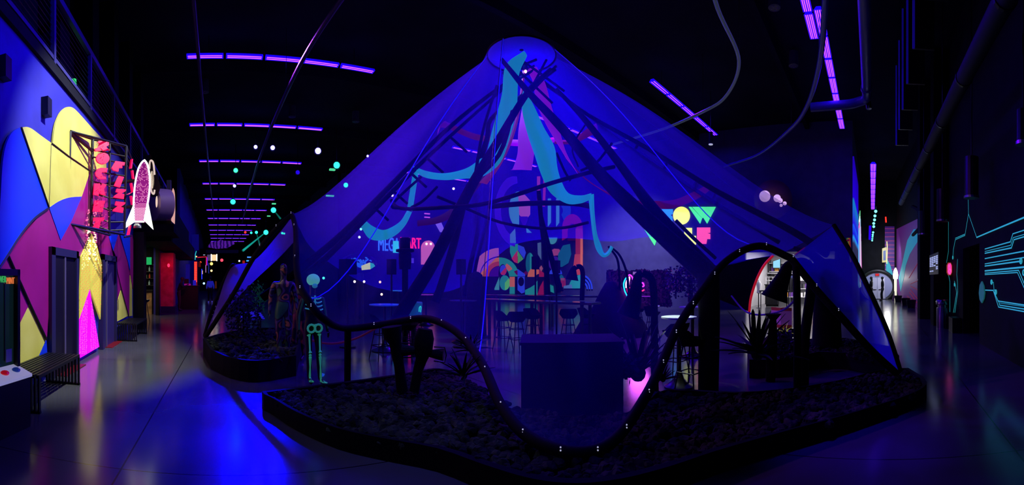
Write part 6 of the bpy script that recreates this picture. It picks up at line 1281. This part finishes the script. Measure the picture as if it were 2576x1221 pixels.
STAND = dict(pel=V(0, 0, .96), belly=V(0, .01, 1.1), chest=V(0, .015, 1.3), neck=V(0, 0, 1.49), hb=V(0, .015, 1.57), hm=V(0, .025, 1.67), ht=V(0, .01, 1.765),
             ls=V(-.165, 0, 1.42), le=V(-.23, -.03, 1.15), lw=V(-.25, .03, .91), rs=V(.165, 0, 1.42), re=V(.23, -.03, 1.15), rw=V(.25, .03, .91),
             lh=V(-.09, 0, .9), lk=V(-.1, .03, .5), la=V(-.105, -.01, .09), lt=V(-.12, .15, .035), rh=V(.09, 0, .9), rk=V(.1, .03, .5), ra=V(.105, -.01, .09), rt=V(.12, .15, .035))
def hand(c, w, e, side, r=.0085):
    d = (w-e).normalized(); s = Vector((0, 1, 0)); n = d.cross(s).normalized(); s = n.cross(d).normalized()
    palm = w+d*.055
    for k, (off, L) in enumerate(((-.03, .06), (-.01, .075), (.01, .08), (.03, .07))):
        a = palm+s*off*.9+d*.02; c.append([(a, r*1.1), (a+d*L*.55, r), (a+d*L+n*side*.015, r*.8)])
    a = palm-d*.02+s*.03; c.append([(a, r*1.2), (a+s*.03+d*.03, r*1.05), (a+s*.04+d*.06, r*.9)])
    return palm
def humanoid(name, label, cat, loc, rz, m, J=None, scale=1.0, slim=1.0, group=None, egg=False, nm_body='body'):
    P = dict(STAND); P.update(J or {}); t = thing(name, label, cat, loc, group); t.rotation_euler = (0, 0, rz); t.scale = (scale,)*3
    f = slim; c = []
    c.append([(P['pel'], (.13*f, .10*f)), (P['belly'], (.12*f, .09*f)), (P['chest'], (.15*f, .10*f)), (P['neck'], .055), (P['hb'], .06), (P['hm'], (.078, .095)), (P['ht'], (.055, .06))])
    for s in 'lr':
        c.append([('#', 0, 2), (P[s+'s'], .062*f), (P[s+'e'], .045*f), (P[s+'w'], .028), (P[s+'w']+(P[s+'w']-P[s+'e']).normalized()*.06, (.022, .036))])
        c.append([('#', 0, 0), (P[s+'h'], .088*f), (P[s+'k'], .058*f), (P[s+'a'], .038), (P[s+'t'], (.036, .026))])
    hand(c, P['lw'], P['le'], 1); hand(c, P['rw'], P['re'], -1)
    if not egg:
        h = P['hm']; c.append([(h+V(0, .06, .0), .02), (h+V(0, .105, -.01), .012), (h+V(0, .1, -.03), .014)])
        for sx in (-1, 1): c.append([(h+V(sx*.07, .0, .02), .014), (h+V(sx*.085, -.01, -.02), .012)])
    else:
        h = P['hm']; c.append([(h+V(0, .06, .02), .02), (h+V(0, .098, -.005), .012)])
    skin(nm_body, c, m, t); return t, P
def clothe(t, P, top=None, legs=None, hair=None, shoes=None, sleeves=True, long_hair=False):
    if top:
        c = [[(P['pel']+V(0, 0, .02), (.155, .125)), (P['belly'], (.15, .12)), (P['chest'], (.175, .125)), (P['neck']-V(0, 0, .03), .08)]]
        for s in 'lr': c.append([('#', 0, 2), (P[s+'s'], .078), (P[s+'e'], .062)]+([(P[s+'w'].lerp(P[s+'e'], .1), .045)] if sleeves else []))
        skin('shirt', c, top, t)
    if legs:
        c = [[(P['pel']+V(0, 0, .06), (.15, .12)), (P['pel']-V(0, 0, .03), (.15, .125))]]
        for s in 'lr': c.append([('#', 0, 1), (P[s+'h']-V(0, 0, .05), .1), (P[s+'k'], .075), (P[s+'a']+V(0, 0, .03), .058)])
        skin('trousers', c, legs, t)
    if hair:
        h = P['hm']; mb = MB(); mb.ball(h+V(0, -.015, .035), .108, 14, (.9, 1.05, .95))
        if long_hair: mb.ball(h+V(0, -.07, -.12), .1, 12, (1, .6, 1.7))
        mb.build('hair', hair, t, smooth=True)
        for ch in t.children:
            if ch.name.startswith('hair'): ch.data.transform(Matrix.Translation(t.location))
    if shoes:
        for s in 'lr': skin('shoe', [[(P[s+'a']-V(0, .03, .04), .05), (P[s+'t']+V(0, -.03, .0), .045), (P[s+'t']+V(0, .03, -.005), (.04, .03))]], shoes, t)
def face(x, dx=0.0):
    """turn a figure so that its front looks back at the camera (plus dx radians)"""
    s, c = dirx(x); return atan2(s, -c)+dx
M_skin = mat('skin_tone', (150, 105, 85), .55); M_skin2 = mat('skin_tone_dark', (80, 55, 48), .6)
M_hair = mat('hair_black', (12, 10, 12), .6)
# walking away down the left hall
q = WF(529, 762); q = Vector((q.x, q.y, 0))
P1 = dict(lk=V(-.1, .13, .52), la=V(-.1, .12, .1), lt=V(-.11, .27, .04), rk=V(.1, .02, .5), ra=V(.1, -.2, .14), rt=V(.11, -.08, .05), lw=V(-.24, .1, .93), rw=V(.25, .08, .93))
t, P = humanoid('person', 'person in loose pale blue shirt, black trousers and white shoes walking down the hall', 'person', q, .1, M_skin, P1, 1.0)
clothe(t, P, mat('shirt_blue', (120, 125, 220), .7, em=(40, 50, 220), es=.22), mat('trouser_black', (8, 8, 12), .8), M_hair, mat('shoe_white', (200, 205, 230), .5, em=(90, 90, 240), es=.35))  # shirt and shoes get a faint painted-in glow for blacklight fluorescence
q = WF(455, 782); q = Vector((q.x-.1, q.y, 0))
t, P = humanoid('person', 'person in dark clothes leaning on the ticket counter in red light', 'person', q, -1.4, M_skin2, dict(neck=V(0, .12, 1.45), hb=V(0, .17, 1.53), hm=V(0, .2, 1.62), ht=V(0, .2, 1.71), chest=V(0, .08, 1.28), ls=V(-.16, .1, 1.38), rs=V(.16, .1, 1.38), le=V(-.2, .2, 1.2), lw=V(-.12, .38, 1.3), re=V(.2, .2, 1.2), rw=V(.12, .38, 1.3)), .98)
clothe(t, P, mat('shirt_dark', (26, 16, 24), .8), mat('trouser_red', (70, 30, 36), .8), mat('hair_red', (80, 20, 30), .6), M_black)
# two silhouettes in front of the round portal
for x, yb, l, J, hr in ((2220, 757, 'person standing in profile in the middle of the portal doorway, all in black', dict(rt=V(.12, .18, .03), lk=V(-.1, .12, .52), la=V(-.1, .1, .1), lt=V(-.11, .25, .04)), False),
                        (2192, 757, 'person with long hair and folded arms left of the one in profile, all in black', dict(le=V(-.22, .06, 1.16), lw=V(.02, .2, 1.2), re=V(.22, .06, 1.16), rw=V(-.02, .22, 1.14)), True)):
    q = WX(x, 757, 31.0); q = Vector((q.x, q.y, 0))
    t, P = humanoid('person', l, 'person', q, 0.15 if not hr else -.25, M_skin2, J, 1.0)
    clothe(t, P, mat('cloth_black', (8, 8, 10), .9), MATS['cloth_black'], M_hair, M_black, long_hair=hr)
# painted mannequins in the left mouth of the tent
def patchy(nm, cols, scale, em=.0):
    m = bpy.data.materials.new(nm); m.use_nodes = True; nt = m.node_tree; b = nt.nodes['Principled BSDF']
    tc = nt.nodes.new('ShaderNodeTexCoord'); n = nt.nodes.new('ShaderNodeTexNoise'); n.inputs['Scale'].default_value = scale; n.inputs['Detail'].default_value = 0
    r = nt.nodes.new('ShaderNodeValToRGB'); r.color_ramp.interpolation = 'CONSTANT'
    while len(r.color_ramp.elements) < len(cols): r.color_ramp.elements.new(.5)
    for i, (e, c) in enumerate(zip(r.color_ramp.elements, cols)): e.position = .3+.42*i/len(cols) if i else 0; e.color = (*lin(c), 1)
    nt.links.new(tc.outputs['Object'], n.inputs['Vector']); nt.links.new(n.outputs['Fac'], r.inputs[0]); nt.links.new(r.outputs[0], b.inputs['Base Color']); b.inputs['Roughness'].default_value = .4
    return m
q = WF(713, 916)
t, P = humanoid('mannequin', 'bald mannequin painted in dark violet, orange and green patches, leftmost of the mannequins', 'mannequin', (q.x, q.y, .03), face(713, .12), patchy('mannequin_paint', [(40, 90, 60), (20, 12, 34), (66, 44, 96), (22, 12, 34), (150, 86, 56), (26, 14, 40)], 5), dict(lk=V(-.09, .05, .5), rk=V(.09, .03, .5), ra=V(.05, .03, .09), rt=V(.05, .18, .035), la=V(-.06, -.06, .1), lt=V(-.07, .08, .04)), 1.06, 1.0, 'mannequins in the left mouth of the tent', egg=True)
MB().lathe((q.x, q.y, 0), [(.2, 0), (.2, .02), (0, .03)], 20).build('base_plate', M_steel, t)
for ch in t.children:
    if ch.name.startswith('base_plate'): ch.data.transform(Matrix.Translation((0, 0, .0)))
q3 = WF(752, 906)
t, P = humanoid('mannequin', 'dark mannequin with red-painted legs half hidden behind the other two', 'mannequin', (q3.x, q3.y, .0), face(752, -.5), patchy('mannequin_red', [(18, 8, 20), (120, 40, 50), (22, 10, 26), (90, 26, 50)], 3), None, .95, 1.0, 'mannequins in the left mouth of the tent', egg=True)
# skeleton-painted mannequin
q = WF(786, 968); M_bone = mat('bone_green', (90, 210, 150), .6, em=(60, 190, 130), es=.2); M_bone2 = mat('bone_teal', (80, 190, 185), .6, em=(60, 170, 170), es=.25)
M_bone3 = mat('bone_dim', (30, 70, 60), .7, em=(20, 70, 60), es=.12)
SJ = dict(lk=V(-.09, .06, .5), la=V(-.1, .08, .1), lt=V(-.13, .24, .04), rk=V(.08, .06, .5), ra=V(.04, -.05, .1), rt=V(.05, .1, .04))
t, P = humanoid('mannequin', 'black mannequin painted as a glowing green skeleton with a round teal head', 'mannequin', (q.x, q.y, 0), face(786, .35), mat('mannequin_black', (10, 9, 13), .5), SJ, .93, .95, 'mannequins in the left mouth of the tent', egg=True)
def bones(nm, mb, m):
    o = mb.build(nm, m, None, smooth=True); o.parent = t; return o
def fr(p, o): return p+V(0, o, 0)
bones('skull', MB().ball(P['hm']+V(0, .01, .04), .105, 18, (1.05, 1.0, .95)), mat('skull_teal', (110, 215, 190), .6, em=(90, 190, 160), es=.5))
mb = MB(); mb.ball(P['hm']+V(0, .085, -.055), .05, 10, (1, .6, .8)); bones('jaw', mb, M_bone2)
for k in range(4):
    z = 1.42-k*.062; w_ = .12+.01*k
    mb = MB(); mb.tube([V(w_*cos(a), .07+.055*sin(a), z+.02*cos(a)**2-.02*(a > 1.6)) for a in [pi*j/10 for j in range(11)]], .011, 6); bones('rib', mb, M_bone2)
mb = MB(); mb.tube([V(0, .12, 1.46), V(0, .13, 1.3), V(0, .12, 1.18)], .014, 6); bones('breastbone', mb, M_bone2)
mb = MB(); mb.tube([V(.06+.062*cos(a), .115, .93+.062*sin(a)) for a in [2*pi*j/12 for j in range(12)]], .018, 6, closed=True); bones('pelvis', mb, M_bone)
mb = MB(); mb.tube([V(-.06+.062*cos(a), .115, .93+.062*sin(a)) for a in [2*pi*j/12 for j in range(12)]], .018, 6, closed=True); bones('pelvis', mb, M_bone)
mb = MB(); mb.tube([V(0, .13, 1.0), V(0, .13, .88)], [.012, .02], 6); bones('sacrum', mb, M_bone)
for s, sx in (('l', -1), ('r', 1)):
    h, k, a, e = P[s+'h'], P[s+'k'], P[s+'a'], P[s+'t']
    mb = MB(); mb.tube([fr(h, .075)+V(0, 0, -.08), fr(h.lerp(k, .25), .078), fr(h.lerp(k, .8), .06), fr(k, .062)+V(0, 0, .04)], [.036, .016, .014, .03], 8); bones('thigh_bone', mb, M_bone)
    mb = MB(); mb.ball(fr(k, .055), .026, 8); bones('kneecap', mb, M_bone)
    mb = MB(); mb.tube([fr(k, .056)-V(0, 0, .03), fr(k.lerp(a, .5), .048), fr(a, .036)+V(0, 0, .03)], [.026, .013, .02], 8); bones('shin_bone', mb, M_bone)
    mb = MB()
    for j in range(5): mb.tube([a+V((j-2)*.008, .05, -.02), e+V((j-2)*.016, .02-abs(j-1)*.012, .03)], .008, 5)
    mb.tube([a+V(0, .036, .02), a+V(0, .06, -.02), e+V(0, -.03, .03)], [.016, .026, .02], 8); bones('foot_bones', mb, M_bone)
    w_, el, sh_ = P[s+'w'], P[s+'e'], P[s+'s']
    mb = MB(); mb.tube([fr(sh_, .05), fr(el, .045)], [.02, .014], 6); bones('upper_arm_bone', mb, M_bone3)
    mb = MB(); mb.tube([fr(el, .042), fr(w_, .03)], [.016, .012], 6); bones('forearm_bone', mb, M_bone3)
bpy.context.view_layer.update()
